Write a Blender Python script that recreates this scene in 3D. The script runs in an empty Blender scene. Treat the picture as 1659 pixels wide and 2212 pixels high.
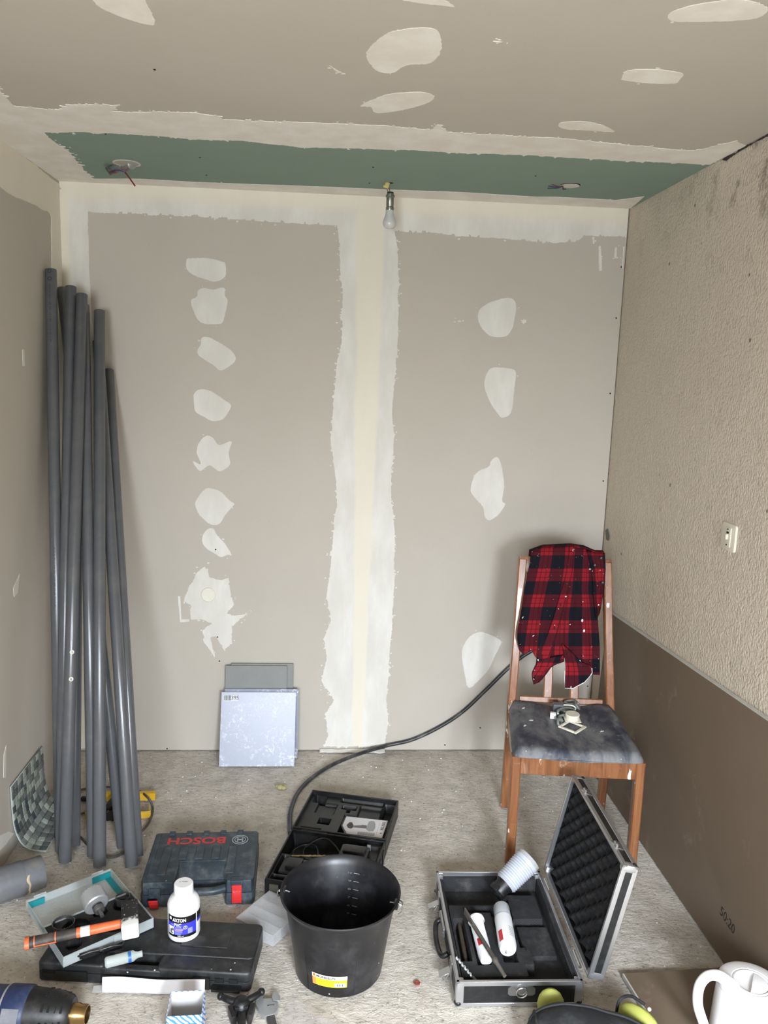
import bpy, bmesh, math, random
from mathutils import Vector, Matrix, noise as mnoise
from mathutils.geometry import tessellate_polygon

random.seed(7)
S = bpy.context.scene
C = S.collection
PI = math.pi

# ------------------------------------------------------------------ camera
H, W = 2.30, 2.210          # room height and width, back wall at y = 0, left wall at x = 0
CAM = Vector((1.02669, -3.29154, 1.62277))
YAW, PITCH, ROLL, FPX = 0.0737212, 0.1695976, 0.0324691, 1744.20
_f = Vector((math.sin(YAW) * math.cos(PITCH), math.cos(YAW) * math.cos(PITCH), -math.sin(PITCH)))
_r0 = Vector((math.cos(YAW), -math.sin(YAW), 0))
_u0 = _r0.cross(_f)
_r = _r0 * math.cos(ROLL) + _u0 * math.sin(ROLL)
_u = -_r0 * math.sin(ROLL) + _u0 * math.cos(ROLL)
cam_data = bpy.data.cameras.new('camera')
cam = bpy.data.objects.new('camera', cam_data)
C.objects.link(cam)
cam.matrix_world = Matrix(((_r.x, _u.x, -_f.x, CAM.x), (_r.y, _u.y, -_f.y, CAM.y), (_r.z, _u.z, -_f.z, CAM.z), (0, 0, 0, 1)))
cam_data.sensor_fit = 'VERTICAL'
cam_data.sensor_height = 36.0
cam_data.lens = 36.0 * FPX / 2212.0
cam_data.clip_start = 0.02
S.camera = cam

# ------------------------------------------------------------------ world, daylight, exposure
S.view_settings.view_transform = 'Standard'
S.view_settings.look = 'None'
S.view_settings.gamma = 1.0
S.view_settings.use_curve_mapping = False
S.view_settings.exposure = 0.0
S.cycles.use_denoising = True
world = bpy.data.worlds.new('sky')
S.world = world
world.use_nodes = True
world.node_tree.nodes['Background'].inputs[0].default_value = (0.62, 0.76, 1.0, 1)
world.node_tree.nodes['Background'].inputs[1].default_value = 1.0
YR = -4.55                                    # rear wall behind the camera
WINS = [(1.42, 2.08, 0.85, 1.75, 106.0, 45, 104), (0.15, 0.85, 0.85, 1.95, 61.0, 16, 160)]   # its two windows: x0, x1, z0, z1, watts, downward slant of the light, spread
for (wx0, wx1, wz0, wz1, watts, slant, spread) in WINS:
    day = bpy.data.lights.new('window_daylight', 'AREA')
    day.shape = 'RECTANGLE'
    day.size, day.size_y = wx1 - wx0 - 0.06, wz1 - wz0 - 0.06
    day.energy = watts
    day.color = (0.83, 0.91, 1.0)
    day.spread = math.radians(spread)
    day_o = bpy.data.objects.new('window_daylight', day)
    C.objects.link(day_o)
    day_o.location = ((wx0 + wx1) / 2, YR - 0.02, (wz0 + wz1) / 2)
    day_o.rotation_euler = (math.radians(90 - slant), 0, math.radians(0 if wx0 > 1 else -14))


# ------------------------------------------------------------------ pixel -> point on a real plane (reference frame 1659 x 2212)
def ray(x, y):
    return _f + _r * ((x - 829.5) / FPX) - _u * ((y - 1106.0) / FPX)


def hit(x, y, ax, v):
    d = ray(x, y)
    return CAM + d * ((v - CAM[ax]) / d[ax])


def fl(x, y, z=0.0): return hit(x, y, 2, z)
def bw(x, y, yy=0.0): return hit(x, y, 1, yy)
def lw(x, y, xx=0.0): return hit(x, y, 0, xx)
def rw(x, y, xx=W): return hit(x, y, 0, xx)


# ------------------------------------------------------------------ mesh helpers: every shape is (verts, faces)
def xf(shape, m):
    return [m @ Vector(v) for v in shape[0]], shape[1]


def mv(shape, x=0, y=0, z=0, rx=0, ry=0, rz=0, s=None):
    m = Matrix.Translation((x, y, z)) @ Matrix.Rotation(rz, 4, 'Z') @ Matrix.Rotation(ry, 4, 'Y') @ Matrix.Rotation(rx, 4, 'X')
    if s: m = m @ Matrix.Diagonal((s[0], s[1], s[2], 1))
    return xf(shape, m)


def from_bm(bm):
    bm.verts.index_update()
    r = [v.co.copy() for v in bm.verts], [[v.index for v in f.verts] for f in bm.faces]
    bm.free()
    return r


def box(sx, sy, sz, c=(0, 0, 0), bev=0.0, seg=2):
    bm = bmesh.new()
    bmesh.ops.create_cube(bm, size=1)
    for v in bm.verts: v.co = Vector((v.co.x * sx, v.co.y * sy, v.co.z * sz))
    if bev: bmesh.ops.bevel(bm, geom=bm.edges[:], offset=bev, segments=seg, profile=0.6, affect='EDGES')
    for v in bm.verts: v.co += Vector(c)
    return from_bm(bm)


def bx(x0, x1, y0, y1, z0, z1, bev=0.0, seg=2):
    return box(x1 - x0, y1 - y0, z1 - z0, ((x0 + x1) / 2, (y0 + y1) / 2, (z0 + z1) / 2), bev, seg)


def prism(poly, z0, z1, bev=0.0, seg=2):
    bm = bmesh.new()
    vs = [bm.verts.new((p[0], p[1], z0)) for p in poly]
    f = bm.faces.new(vs)
    r = bmesh.ops.extrude_face_region(bm, geom=[f])
    top = [v for v in r['geom'] if isinstance(v, bmesh.types.BMVert)]
    for v in top: v.co.z = z1
    bmesh.ops.recalc_face_normals(bm, faces=bm.faces[:])
    if bev:
        ts = set(top)
        bmesh.ops.bevel(bm, geom=[e for e in bm.edges if e.verts[0] in ts and e.verts[1] in ts], offset=bev, segments=seg, profile=0.6, affect='EDGES')
    return from_bm(bm)


def rrect(w, h, r, n=4, cx=0, cy=0):
    pts = []
    for (sx, sy, a0) in ((1, 1, 0), (-1, 1, 90), (-1, -1, 180), (1, -1, 270)):
        for k in range(n + 1):
            a = math.radians(a0 + 90 * k / n)
            pts.append((cx + sx * (w / 2 - r) + r * math.cos(a), cy + sy * (h / 2 - r) + r * math.sin(a)))
    return pts


def lathe(prof, n=32, cap0=True, cap1=True):
    vs, fs = [], []
    for (r, z) in prof:
        for k in range(n):
            a = 2 * PI * k / n
            vs.append(Vector((r * math.cos(a), r * math.sin(a), z)))
    for j in range(len(prof) - 1):
        for k in range(n):
            k2 = (k + 1) % n
            fs.append([j * n + k, j * n + k2, (j + 1) * n + k2, (j + 1) * n + k])
    if cap0: fs.append([k for k in range(n)][::-1])
    if cap1: fs.append([(len(prof) - 1) * n + k for k in range(n)])
    return vs, fs


def tube(path, r, n=8, caps=True, closed=False):
    P = [Vector(p) for p in path]
    m = len(P)
    rs = r if isinstance(r, (list, tuple)) else [r] * m
    vs, fs = [], []
    nrm = None
    for i in range(m):
        if closed: t = (P[(i + 1) % m] - P[i - 1])
        else: t = P[min(i + 1, m - 1)] - P[max(i - 1, 0)]
        t.normalize()
        if nrm is None:
            nrm = t.orthogonal().normalized()
        else:
            nrm = nrm - t * nrm.dot(t)
            nrm = nrm.normalized() if nrm.length > 1e-6 else t.orthogonal().normalized()
        b = t.cross(nrm)
        for k in range(n):
            a = 2 * PI * k / n
            vs.append(P[i] + (nrm * math.cos(a) + b * math.sin(a)) * rs[i])
    rng = m if closed else m - 1
    for i in range(rng):
        for k in range(n):
            k2 = (k + 1) % n
            j = (i + 1) % m
            fs.append([i * n + k, i * n + k2, j * n + k2, j * n + k])
    if caps and not closed:
        fs.append([k for k in range(n)][::-1])
        fs.append([(m - 1) * n + k for k in range(n)])
    return vs, fs


def smoothpath(pts, n=8, closed=False):
    P = [Vector(p) for p in pts]
    m = len(P)
    out = []
    for i in range(m if closed else m - 1):
        if closed: p0, p1, p2, p3 = P[i - 1], P[i], P[(i + 1) % m], P[(i + 2) % m]
        else: p0, p1, p2, p3 = P[max(i - 1, 0)], P[i], P[i + 1], P[min(i + 2, m - 1)]
        for k in range(n):
            t = k / n
            out.append(0.5 * ((2 * p1) + (p2 - p0) * t + (2 * p0 - 5 * p1 + 4 * p2 - p3) * t * t + (3 * p1 - p0 - 3 * p2 + p3) * t ** 3))
    if not closed: out.append(P[-1])
    return out


def grid(nx, ny, fn):
    """surface fn(u, v) for u, v in 0..1"""
    vs = [Vector(fn(i / nx, j / ny)) for j in range(ny + 1) for i in range(nx + 1)]
    fs = [[j * (nx + 1) + i, j * (nx + 1) + i + 1, (j + 1) * (nx + 1) + i + 1, (j + 1) * (nx + 1) + i] for j in range(ny) for i in range(nx)]
    return vs, fs


def hfield(x0, x1, y0, y1, nx, ny, fn):
    return grid(nx, ny, lambda u, v: (x0 + (x1 - x0) * u, y0 + (y1 - y0) * v, fn(x0 + (x1 - x0) * u, y0 + (y1 - y0) * v)))


def cyl(r, p0, p1, n=16, r1=None):
    return tube([p0, p1], [r, r if r1 is None else r1], n)


def ball(r, c=(0, 0, 0), s=(1, 1, 1), n=16):
    prof = [(max(1e-5, r * math.sin(PI * k / (n // 2))), -r * math.cos(PI * k / (n // 2))) for k in range(n // 2 + 1)]
    return mv(lathe(prof, n, False, False), c[0], c[1], c[2], s=s)


def text_shape(s, size=0.02, ext=0.0004, align='CENTER', space=1.0, bold=0.0):
    cu = bpy.data.curves.new('lettering', 'FONT')
    cu.body = s; cu.size = size; cu.extrude = ext; cu.align_x = align; cu.align_y = 'CENTER'; cu.space_character = space; cu.resolution_u = 3; cu.offset = bold
    o = bpy.data.objects.new('lettering_tmp', cu)
    C.objects.link(o)
    dg = bpy.context.evaluated_depsgraph_get()
    me = bpy.data.meshes.new_from_object(o.evaluated_get(dg))
    r = [v.co.copy() for v in me.vertices], [list(p.vertices) for p in me.polygons]
    bpy.data.objects.remove(o); bpy.data.curves.remove(cu); bpy.data.meshes.remove(me)
    return r


def obj(name, shapes, mat, parent=None, loc=(0, 0, 0), rot=(0, 0, 0), smooth=True, angle=40, uv=None):
    """join shapes into ONE mesh object. shapes: a shape or a list of shapes / (shape, material slot)"""
    if isinstance(shapes, tuple) and len(shapes) == 2 and isinstance(shapes[1], list): shapes = [shapes]
    vs, fs, mi = [], [], []
    for sh in shapes:
        slot = 0
        if isinstance(sh[1], int): sh, slot = sh
        o = len(vs)
        vs.extend(sh[0]); fs.extend([[i + o for i in f] for f in sh[1]]); mi.extend([slot] * len(sh[1]))
    me = bpy.data.meshes.new(name)
    me.from_pydata([tuple(v) for v in vs], [], fs)
    mats = mat if isinstance(mat, (list, tuple)) else [mat]
    for m in mats: me.materials.append(m)
    if len(mats) > 1: me.polygons.foreach_set('material_index', mi)
    if smooth:
        me.polygons.foreach_set('use_smooth', [True] * len(me.polygons))
        me.set_sharp_from_angle(angle=math.radians(angle))
    if uv:
        l = me.uv_layers.new(name='UVMap')
        for p in me.polygons:
            for li in p.loop_indices: l.data[li].uv = uv[me.loops[li].vertex_index]
    me.update()
    ob = bpy.data.objects.new(name, me)
    C.objects.link(ob)
    ob.location = loc; ob.rotation_euler = rot
    if parent: ob.parent = parent
    return ob


def tag(o, label, cat, group=None, kind=None):
    o['label'] = label
    if cat: o['category'] = cat
    if group: o['group'] = group
    if kind: o['kind'] = kind
    return o


def thing(name, label, cat, loc=(0, 0, 0), rot=(0, 0, 0), group=None):
    o = bpy.data.objects.new(name, None)
    C.objects.link(o)
    o.empty_display_size = 0.05
    o.location = loc
    o.rotation_euler = (0, 0, rot) if isinstance(rot, (int, float)) else tuple(rot)
    return tag(o, label, cat, group)


def struct(name, shapes, mat, label, **k):
    o = obj(name, shapes, mat, **k)
    o['kind'] = 'structure'; o['label'] = label
    return o


def part_label(o, label):
    o['label'] = label
    return o


# ------------------------------------------------------------------ materials
def lin(c):
    return tuple(((x / 255) / 12.92 if x / 255 <= 0.04045 else ((x / 255 + 0.055) / 1.055) ** 2.4) for x in c) + (1,)


MATS = {}


class NT:
    def __init__(self, name):
        self.m = bpy.data.materials.new(name); self.m.use_nodes = True
        self.t = self.m.node_tree; self.n = self.t.nodes
        self.b = self.n['Principled BSDF']
        self._co = None

    def new(self, ty, **kw):
        n = self.n.new(ty)
        for k, v in kw.items(): setattr(n, k, v)
        return n

    def link(self, a, b): self.t.links.new(a, b)

    def co(self):
        if not self._co: self._co = self.new('ShaderNodeTexCoord')
        return self._co.outputs['Object']

    def mapped(self, scale=(1, 1, 1), rot=(0, 0, 0), loc=(0, 0, 0)):
        mp = self.new('ShaderNodeMapping')
        mp.inputs['Scale'].default_value = scale; mp.inputs['Rotation'].default_value = rot; mp.inputs['Location'].default_value = loc
        self.link(self.co(), mp.inputs[0])
        return mp.outputs[0]

    def noise(self, scale, detail=4, rough=0.55, vec=None, dist=0.0):
        n = self.new('ShaderNodeTexNoise')
        n.inputs['Scale'].default_value = scale; n.inputs['Detail'].default_value = detail; n.inputs['Roughness'].default_value = rough; n.inputs['Distortion'].default_value = dist
        self.link(vec or self.co(), n.inputs['Vector'])
        return n.outputs['Fac']

    def voronoi(self, scale, vec=None, feature='F1', out='Distance'):
        n = self.new('ShaderNodeTexVoronoi', feature=feature)
        n.inputs['Scale'].default_value = scale
        self.link(vec or self.co(), n.inputs['Vector'])
        return n.outputs[out]

    def ramp(self, fac, stops, interp='LINEAR'):
        n = self.new('ShaderNodeValToRGB')
        n.color_ramp.interpolation = interp
        els = n.color_ramp.elements
        while len(els) < len(stops): els.new(0.5)
        for e, (p, c) in zip(els, stops):
            e.position = p; e.color = c if len(c) == 4 else (*c, 1)
        self.link(fac, n.inputs[0])
        return n.outputs[0]

    def rampf(self, fac, a, b, lo=0.0, hi=1.0):
        n = self.new('ShaderNodeMapRange', interpolation_type='SMOOTHSTEP')
        n.inputs[1].default_value = a; n.inputs[2].default_value = b; n.inputs[3].default_value = lo; n.inputs[4].default_value = hi
        self.link(fac, n.inputs[0])
        return n.outputs[0]

    def math(self, op, a, b=None, c=None, clamp=False):
        n = self.new('ShaderNodeMath', operation=op, use_clamp=clamp)
        for i, v in enumerate((a, b, c)):
            if v is None: continue
            if isinstance(v, (int, float)): n.inputs[i].default_value = v
            else: self.link(v, n.inputs[i])
        return n.outputs[0]

    def mix(self, fac, a, b, mode='MIX'):
        n = self.new('ShaderNodeMix', data_type='RGBA', blend_type=mode)
        for sock, v in ((n.inputs[0], fac), (n.inputs[6], a), (n.inputs[7], b)):
            if isinstance(v, (int, float)): sock.default_value = v
            elif isinstance(v, tuple): sock.default_value = v
            else: self.link(v, sock)
        return n.outputs[2]

    def sep(self, vec):
        n = self.new('ShaderNodeSeparateXYZ'); self.link(vec, n.inputs[0]); return n.outputs

    def color(self, v):
        if isinstance(v, tuple): self.b.inputs['Base Color'].default_value = v
        else: self.link(v, self.b.inputs['Base Color'])

    def set(self, **kw):
        for k, v in kw.items():
            s = self.b.inputs[k.replace('_', ' ')]
            if hasattr(v, 'is_output'): self.link(v, s)
            else: s.default_value = v

    def bump(self, h, strength=0.3, dist=0.01, normal=None):
        n = self.new('ShaderNodeBump')
        n.inputs['Strength'].default_value = strength; n.inputs['Distance'].default_value = dist
        self.link(h, n.inputs['Height'])
        if normal is not None: self.link(normal, n.inputs['Normal'])
        self.link(n.outputs[0], self.b.inputs['Normal'])
        return n.outputs[0]


def plain(name, rgb, rough=0.5, metal=0.0, dust=0.0, dustc=(150, 145, 138), dscale=14.0, bump=0.0, bscale=300.0, spec=0.5, coat=0.0, var=0.0, specks=0.0, speckc=(225, 222, 215), spscale=60.0):
    """worn one-colour material: colour + patchy dust + paint specks + fine grain"""
    if name in MATS: return MATS[name]
    t = NT(name)
    col = lin(rgb)
    c = col
    if var:
        f = t.noise(dscale * 0.6, 5)
        c = t.mix(f, tuple(x * (1 - var) for x in col[:3]) + (1,), tuple(min(1, x * (1 + var)) for x in col[:3]) + (1,))
    if dust:
        f = t.rampf(t.noise(dscale, 8, 0.68), 0.44, 0.74, 0.0, dust)
        c = t.mix(f, c, lin(dustc))
    if specks:
        f = t.rampf(t.voronoi(spscale), specks * 0.5, specks, 1.0, 0.0)
        g = t.rampf(t.noise(spscale * 0.12, 3), 0.52, 0.6)
        c = t.mix(t.math('MULTIPLY', f, g), c, lin(speckc))
    t.color(c)
    t.set(Roughness=rough, Metallic=metal, Specular_IOR_Level=spec, Coat_Weight=coat)
    if bump: t.bump(t.noise(bscale, 3), bump, 0.002)
    MATS[name] = t.m
    return t.m


def clear(name, rgb, rough=0.15, trans=1.0, alpha=1.0, ior=1.35):
    if name in MATS: return MATS[name]
    t = NT(name)
    t.color(lin(rgb)); t.set(Roughness=rough, Transmission_Weight=trans, Alpha=alpha, IOR=ior)
    MATS[name] = t.m
    return t.m
# ================================================================== THE SHELL
def mat_board():
    t = NT('plasterboard_paper')
    big = t.noise(2.2, 5, 0.6)
    fleck = t.noise(90, 3, 0.7)
    c = t.mix(big, lin((184, 176, 164)), lin((195, 188, 177)))
    c = t.mix(t.rampf(fleck, 0.62, 0.78, 0, 0.35), c, lin((150, 143, 133)))
    scuff = t.rampf(t.noise(9, 8, 0.75), 0.66, 0.74, 0, 0.35)
    c = t.mix(scuff, c, lin((222, 220, 216)))
    t.color(c); t.set(Roughness=0.85, Specular_IOR_Level=0.25)
    t.bump(t.noise(160, 3), 0.06, 0.002)
    return t.m


def mat_compound(name, cream=False, tint=(227, 224, 217), thin=(214, 210, 201)):
    t = NT(name)
    v = t.mapped((1, 1, 0.35))
    c = t.mix(t.rampf(t.noise(11, 6, 0.6, v), 0.35, 0.72), lin(thin), lin(tint))
    if cream:
        xyz = t.sep(t.co())
        a, b = bw(801, 500), bw(773, 1580)
        k = (a.x - b.x) / (a.z - b.z)
        xc = t.math('MULTIPLY_ADD', xyz[2], k, b.x - k * b.z)
        hw = t.math('MULTIPLY_ADD', xyz[2], 0.017, 0.022)
        d = t.math('DIVIDE', t.math('ABSOLUTE', t.math('SUBTRACT', xyz[0], xc)), hw)
        d = t.math('ADD', d, t.math('MULTIPLY_ADD', t.noise(5, 4), 0.6, -0.3))
        seam = t.rampf(d, 0.75, 1.15, 0.8, 0.0)
        top = t.rampf(t.math('ADD', xyz[2], t.math('MULTIPLY_ADD', t.noise(4, 4), 0.05, -0.025)), H - 0.085, H - 0.03, 0, 0.75)
        cor = t.rampf(t.math('ADD', xyz[0], t.math('MULTIPLY_ADD', t.noise(4, 4), 0.02, -0.01)), 0.022, 0.045, 0.8, 0)
        f = t.math('MAXIMUM', seam, t.math('MAXIMUM', top, cor))
        c = t.mix(f, c, lin((229, 221, 203)))
    t.color(c); t.set(Roughness=0.8, Specular_IOR_Level=0.3)
    t.bump(t.noise(40, 4, 0.6, t.mapped((1, 1, 0.25))), 0.12, 0.003)
    return t.m


def mat_green():
    t = NT('green_moisture_board')
    c = t.mix(t.noise(3, 5), lin((128, 147, 134)), lin((139, 158, 144)))
    c = t.mix(t.rampf(t.noise(16, 8, 0.7, t.mapped((0.3, 2.5, 1))), 0.68, 0.72, 0, 0.5), c, lin((196, 205, 196)))
    t.color(c); t.set(Roughness=0.85, Specular_IOR_Level=0.25)
    return t.m


def mat_crepi():
    t = NT('rough_plaster')
    big = t.noise(1.6, 6, 0.6)
    c = t.mix(big, lin((200, 186, 167)), lin((216, 204, 187)))
    stain = t.rampf(t.noise(9, 9, 0.75), 0.52, 0.64, 0, 0.7)
    z = t.sep(t.co())[2]
    top = t.math('MULTIPLY', t.rampf(z, 1.85, 2.3, 0.12, 1.0), t.rampf(t.sep(t.co())[1], -0.5, -0.95, 0.25, 1.0))
    c = t.mix(t.math('MULTIPLY', stain, top), c, lin((92, 82, 68)))
    dots = t.math('MULTIPLY', t.rampf(t.voronoi(11), 0.05, 0.09, 0.8, 0.0), t.rampf(t.noise(3, 3), 0.5, 0.56))
    c = t.mix(dots, c, lin((96, 86, 72)))
    t.color(c); t.set(Roughness=0.6, Specular_IOR_Level=0.4)
    v = t.mapped((1, 1, 0.85))
    h = t.math('ADD', t.math('MULTIPLY', t.noise(125, 3, 0.55, v, 0.1), 1.0), t.math('MULTIPLY', t.noise(26, 3, 0.5, v), 0.6))
    t.bump(h, 0.8, 0.009)
    return t.m


def mat_floor():
    t = NT('rough_concrete')
    a = t.noise(1.7, 6, 0.62)
    b = t.noise(14, 8, 0.7)
    c = t.mix(t.rampf(a, 0.3, 0.7), lin((202, 194, 182)), lin((223, 215, 203)))
    c = t.mix(t.rampf(b, 0.3, 0.75, 0, 0.75), c, lin((174, 166, 155)))
    st = t.rampf(t.noise(2.6, 7, 0.7, t.mapped((1, 1, 1), loc=(3.1, 1.7, 0))), 0.56, 0.72, 0, 0.55)
    c = t.mix(st, c, lin((118, 108, 96)))
    pits = t.rampf(t.noise(95, 5, 0.7), 0.56, 0.66, 0, 0.6)
    c = t.mix(pits, c, lin((112, 104, 95)))
    lt = t.rampf(t.noise(5.5, 8, 0.72), 0.60, 0.70, 0, 0.55)
    c = t.mix(lt, c, lin((212, 208, 200)))
    sp = t.math('MULTIPLY', t.rampf(t.voronoi(46), 0.05, 0.1, 1, 0), t.rampf(t.noise(5, 4), 0.5, 0.6))
    c = t.mix(sp, c, lin((228, 225, 218)))
    t.color(c); t.set(Roughness=0.9, Specular_IOR_Level=0.2)
    v = t.mapped((0.7, 1.2, 1), rot=(0, 0, 0.35))
    h = t.math('ADD', t.math('MULTIPLY', t.noise(48, 7, 0.68, v, 0.4), 1.0), t.math('MULTIPLY', t.noise(170, 4, 0.6), 0.3))
    t.bump(h, 0.6, 0.012)
    return t.m


M_board, M_green, M_crepi, M_floor = mat_board(), mat_green(), mat_crepi(), mat_floor()
M_cmp = mat_compound('joint_compound')
M_cmpw = mat_compound('joint_compound_wall', cream=True)
M_cmpc = mat_compound('joint_compound_ceiling', tint=(238, 233, 225), thin=(227, 220, 209))
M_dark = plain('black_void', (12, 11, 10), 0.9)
M_rear = plain('rear_paint', (198, 190, 178), 0.8, var=0.05)

YB = -4.55
# floor with real unevenness
def floor_z(x, y):
    p = Vector((x * 3, y * 5, 0))
    return -0.0035 * (0.5 + 0.5 * mnoise.fractal(p, 1.0, 2.0, 4)) - 0.002 * (0.5 + 0.5 * mnoise.noise(Vector((x * 22, y * 30, 1))))


struct('floor', [hfield(-0.1, W + 0.1, -2.3, 0.06, 200, 210, floor_z), bx(-0.1, W + 0.1, YB - 0.1, -2.3, -0.1, -0.003), bx(-0.1, W + 0.1, -2.3, 0.1, -0.1, -0.04)], M_floor, 'rough grey concrete floor with specks of plaster', angle=60)

wall_back = struct('wall_back', [bx(-0.1, W - 0.004, 0, 0.1, 0.004, H + 0.1), (bx(-0.1, W + 0.1, 0.1, 0.14, -0.1, H + 0.1), 1)], [M_board, M_dark], 'grey plasterboard back wall with filler patches and a taped joint', smooth=False)
wall_left = struct('wall_left', bx(-0.1, 0, YB, 0, 0.0, H + 0.1), M_board, 'grey plasterboard side wall with filled corner', smooth=False)
wall_right = struct('wall_right', bx(W, W + 0.1, YB, 0.1, 0.0, H + 0.1), M_crepi, 'cream wall of rough trowelled plaster', smooth=False)
JY = fl(830, 292, H).y                      # joint between the two ceiling boards
ceiling = struct('ceiling', [bx(-0.1, W + 0.1, YB, JY, H, H + 0.1)], M_board, 'grey plasterboard ceiling with filler patches', smooth=False)
green = obj('green_ceiling_board', bx(-0.1, W + 0.1, JY, 0.1, H, H + 0.1), M_green, ceiling, smooth=False)
part_label(green, 'green moisture-resistant ceiling board')
# rear of the room with the window the daylight comes through
_b, _a = WINS[0], WINS[1]
struct('wall_rear', [bx(-0.1, _a[0], YB - 0.1, YB, 0, H + 0.1), bx(_a[1], _b[0], YB - 0.1, YB, 0, H + 0.1), bx(_b[1], W + 0.1, YB - 0.1, YB, 0, H + 0.1)] + [s_ for w_ in WINS for s_ in (bx(w_[0], w_[1], YB - 0.1, YB, 0, w_[2]), bx(w_[0], w_[1], YB - 0.1, YB, w_[3], H + 0.1))], M_rear, 'plain painted wall with two windows', smooth=False)


# ------------------------------------------------------------------ filler patches: thin raised coats with ragged edges
def ragged(pts, amp, step, seed, spike=0.0):
    out = []
    n = len(pts)
    for i in range(n):
        a, b = Vector(pts[i]), Vector(pts[(i + 1) % n])
        d = b - a
        L = d.length
        if L < 1e-6: continue
        nr = Vector((d.y, -d.x)) / L
        m = max(1, int(L / step))
        for k in range(m):
            t = k / m
            q = a + d * t
            w = min(1.0, 4 * t * (1 - t) + 0.35)
            f = mnoise.fractal(Vector((q.x * 14, q.y * 14, seed * 3.7)), 1.0, 2.0, 3) * amp * 1.3 + mnoise.noise(Vector((q.x * 130, q.y * 130, seed))) * amp * 0.7
            if spike and mnoise.noise(Vector((q.x * 60, q.y * 60, seed + 9))) > 0.25: f += spike * random.uniform(0.2, 1)
            q2 = q + nr * f * w
            out.append((q2.x, q2.y))
    return out


PLANES = {'back': (lambda x, y: bw(x, y), lambda p: (p.x, p.z), lambda a, b, h: (a, -h, b)),
          'left': (lambda x, y: lw(x, y), lambda p: (p.y, p.z), lambda a, b, h: (h, a, b)),
          'right': (lambda x, y: rw(x, y), lambda p: (p.y, p.z), lambda a, b, h: (W - h, a, b)),
          'ceil': (lambda x, y: fl(x, y, H), lambda p: (p.x, p.y), lambda a, b, h: (a, b, H - h))}
_pn = [0]


def flat_shape(plane, pts2, lift):
    out3 = PLANES[plane][2]
    tris = tessellate_polygon([[Vector((p[0], p[1], 0)) for p in pts2]])
    n = len(pts2)
    vs = [Vector(out3(a, b, lift)) for a, b in pts2] + [Vector(out3(a, b, 0.0)) for a, b in pts2]
    fs = [list(t) for t in tris] + [[i, (i + 1) % n, n + (i + 1) % n, n + i] for i in range(n)]
    bm = bmesh.new()
    bv = [bm.verts.new(v) for v in vs]
    for f in fs:
        try: bm.faces.new([bv[i] for i in f])
        except ValueError: pass
    bmesh.ops.recalc_face_normals(bm, faces=bm.faces[:])
    return from_bm(bm)


def patch(parent, plane, pts, mat=None, o=(0, 0), s=1.0, amp=0.003, lift=0.0012, step=0.004, name='filler_patch', spike=0.0, crumbs=0, clampz=True):
    _pn[0] += 1
    to3, to2, _ = PLANES[plane]
    p2 = [to2(to3(o[0] + x / s, o[1] + y / s)) for x, y in pts]
    if name == 'filler_patch' and 6 < len(p2) < 20: p2 = [(q.x, q.y) for q in smoothpath([(a, b, 0) for a, b in p2], 4, True)]
    p2 = ragged(p2, amp, step, _pn[0], spike)
    if plane != 'ceil': p2 = [(a, min(H, max(0.004, b))) for a, b in p2]
    if plane == 'back': p2 = [(min(W - 0.006, max(0.0005, a)), b) for a, b in p2]
    if plane == 'left': p2 = [(min(-0.0005, a), b) for a, b in p2]
    if plane == 'ceil': p2 = [(min(W - 0.001, max(0.001, a)), min(-0.001, b)) for a, b in p2]
    shapes = [flat_shape(plane, p2, lift)]
    for k in range(crumbs):                       # torn little spots just off the edge
        a, b = random.choice(p2)
        r = random.uniform(0.0015, 0.005)
        a += random.uniform(-.015, .015); b += random.uniform(-.015, .015)
        if plane == 'back' and not (0.01 < a < W - 0.02): continue
        if plane != 'ceil' and b > H - 0.01: continue
        if plane == 'ceil' and not (0.01 < a < W - 0.02 and b < -0.02): continue
        shapes.append(flat_shape(plane, [(a + r * random.uniform(.5, 1.5) * math.cos(q), b + r * random.uniform(.4, 1) * math.sin(q)) for q in (0, 1.2, 2.4, 3.6, 4.8)], lift * 0.7))
    return obj(name, shapes, mat or M_cmp, parent, smooth=False)


# back wall, taped joints: strip under the ceiling, middle joint, corner
patch(wall_back, 'back', [(128, 390), (600, 390), (1000, 400), (1370, 430), (1353, 514), (1330, 511), (1262, 509), (1242, 523), (1200, 525), (1090, 516), (960, 506), (850, 499), (730, 487), (560, 478), (400, 467), (190, 458), (128, 455)], M_cmpw, amp=0.0035, lift=0.0014, step=0.003, name='taped_joint', spike=0.010, crumbs=90)
patch(wall_back, 'back', [(728, 455), (728, 487), (735, 560), (740, 640), (738, 740), (725, 800), (718, 900), (715, 960), (722, 1010), (728, 1080), (718, 1180), (705, 1290), (715, 1340), (697, 1380), (707, 1420), (694, 1470), (722, 1512), (702, 1540), (708, 1590), (700, 1612), (832, 1610), (838, 1560), (835, 1500), (842, 1400), (850, 1300), (852, 1140), (845, 1050), (850, 960), (848, 880), (855, 800), (861, 680), (860, 560), (852, 500), (845, 450)], M_cmpw, amp=0.004, lift=0.0019, step=0.003, name='taped_joint', spike=0.010, crumbs=200)
patch(wall_back, 'back', [(120, 420), (190, 450), (193, 560), (198, 680), (206, 800), (213, 1000), (218, 1300), (214, 1500), (205, 1612), (165, 1618), (120, 1000)], M_cmpw, amp=0.002, lift=0.0024, name='taped_joint', crumbs=8)
O, K = (340, 520), 2.403
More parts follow.
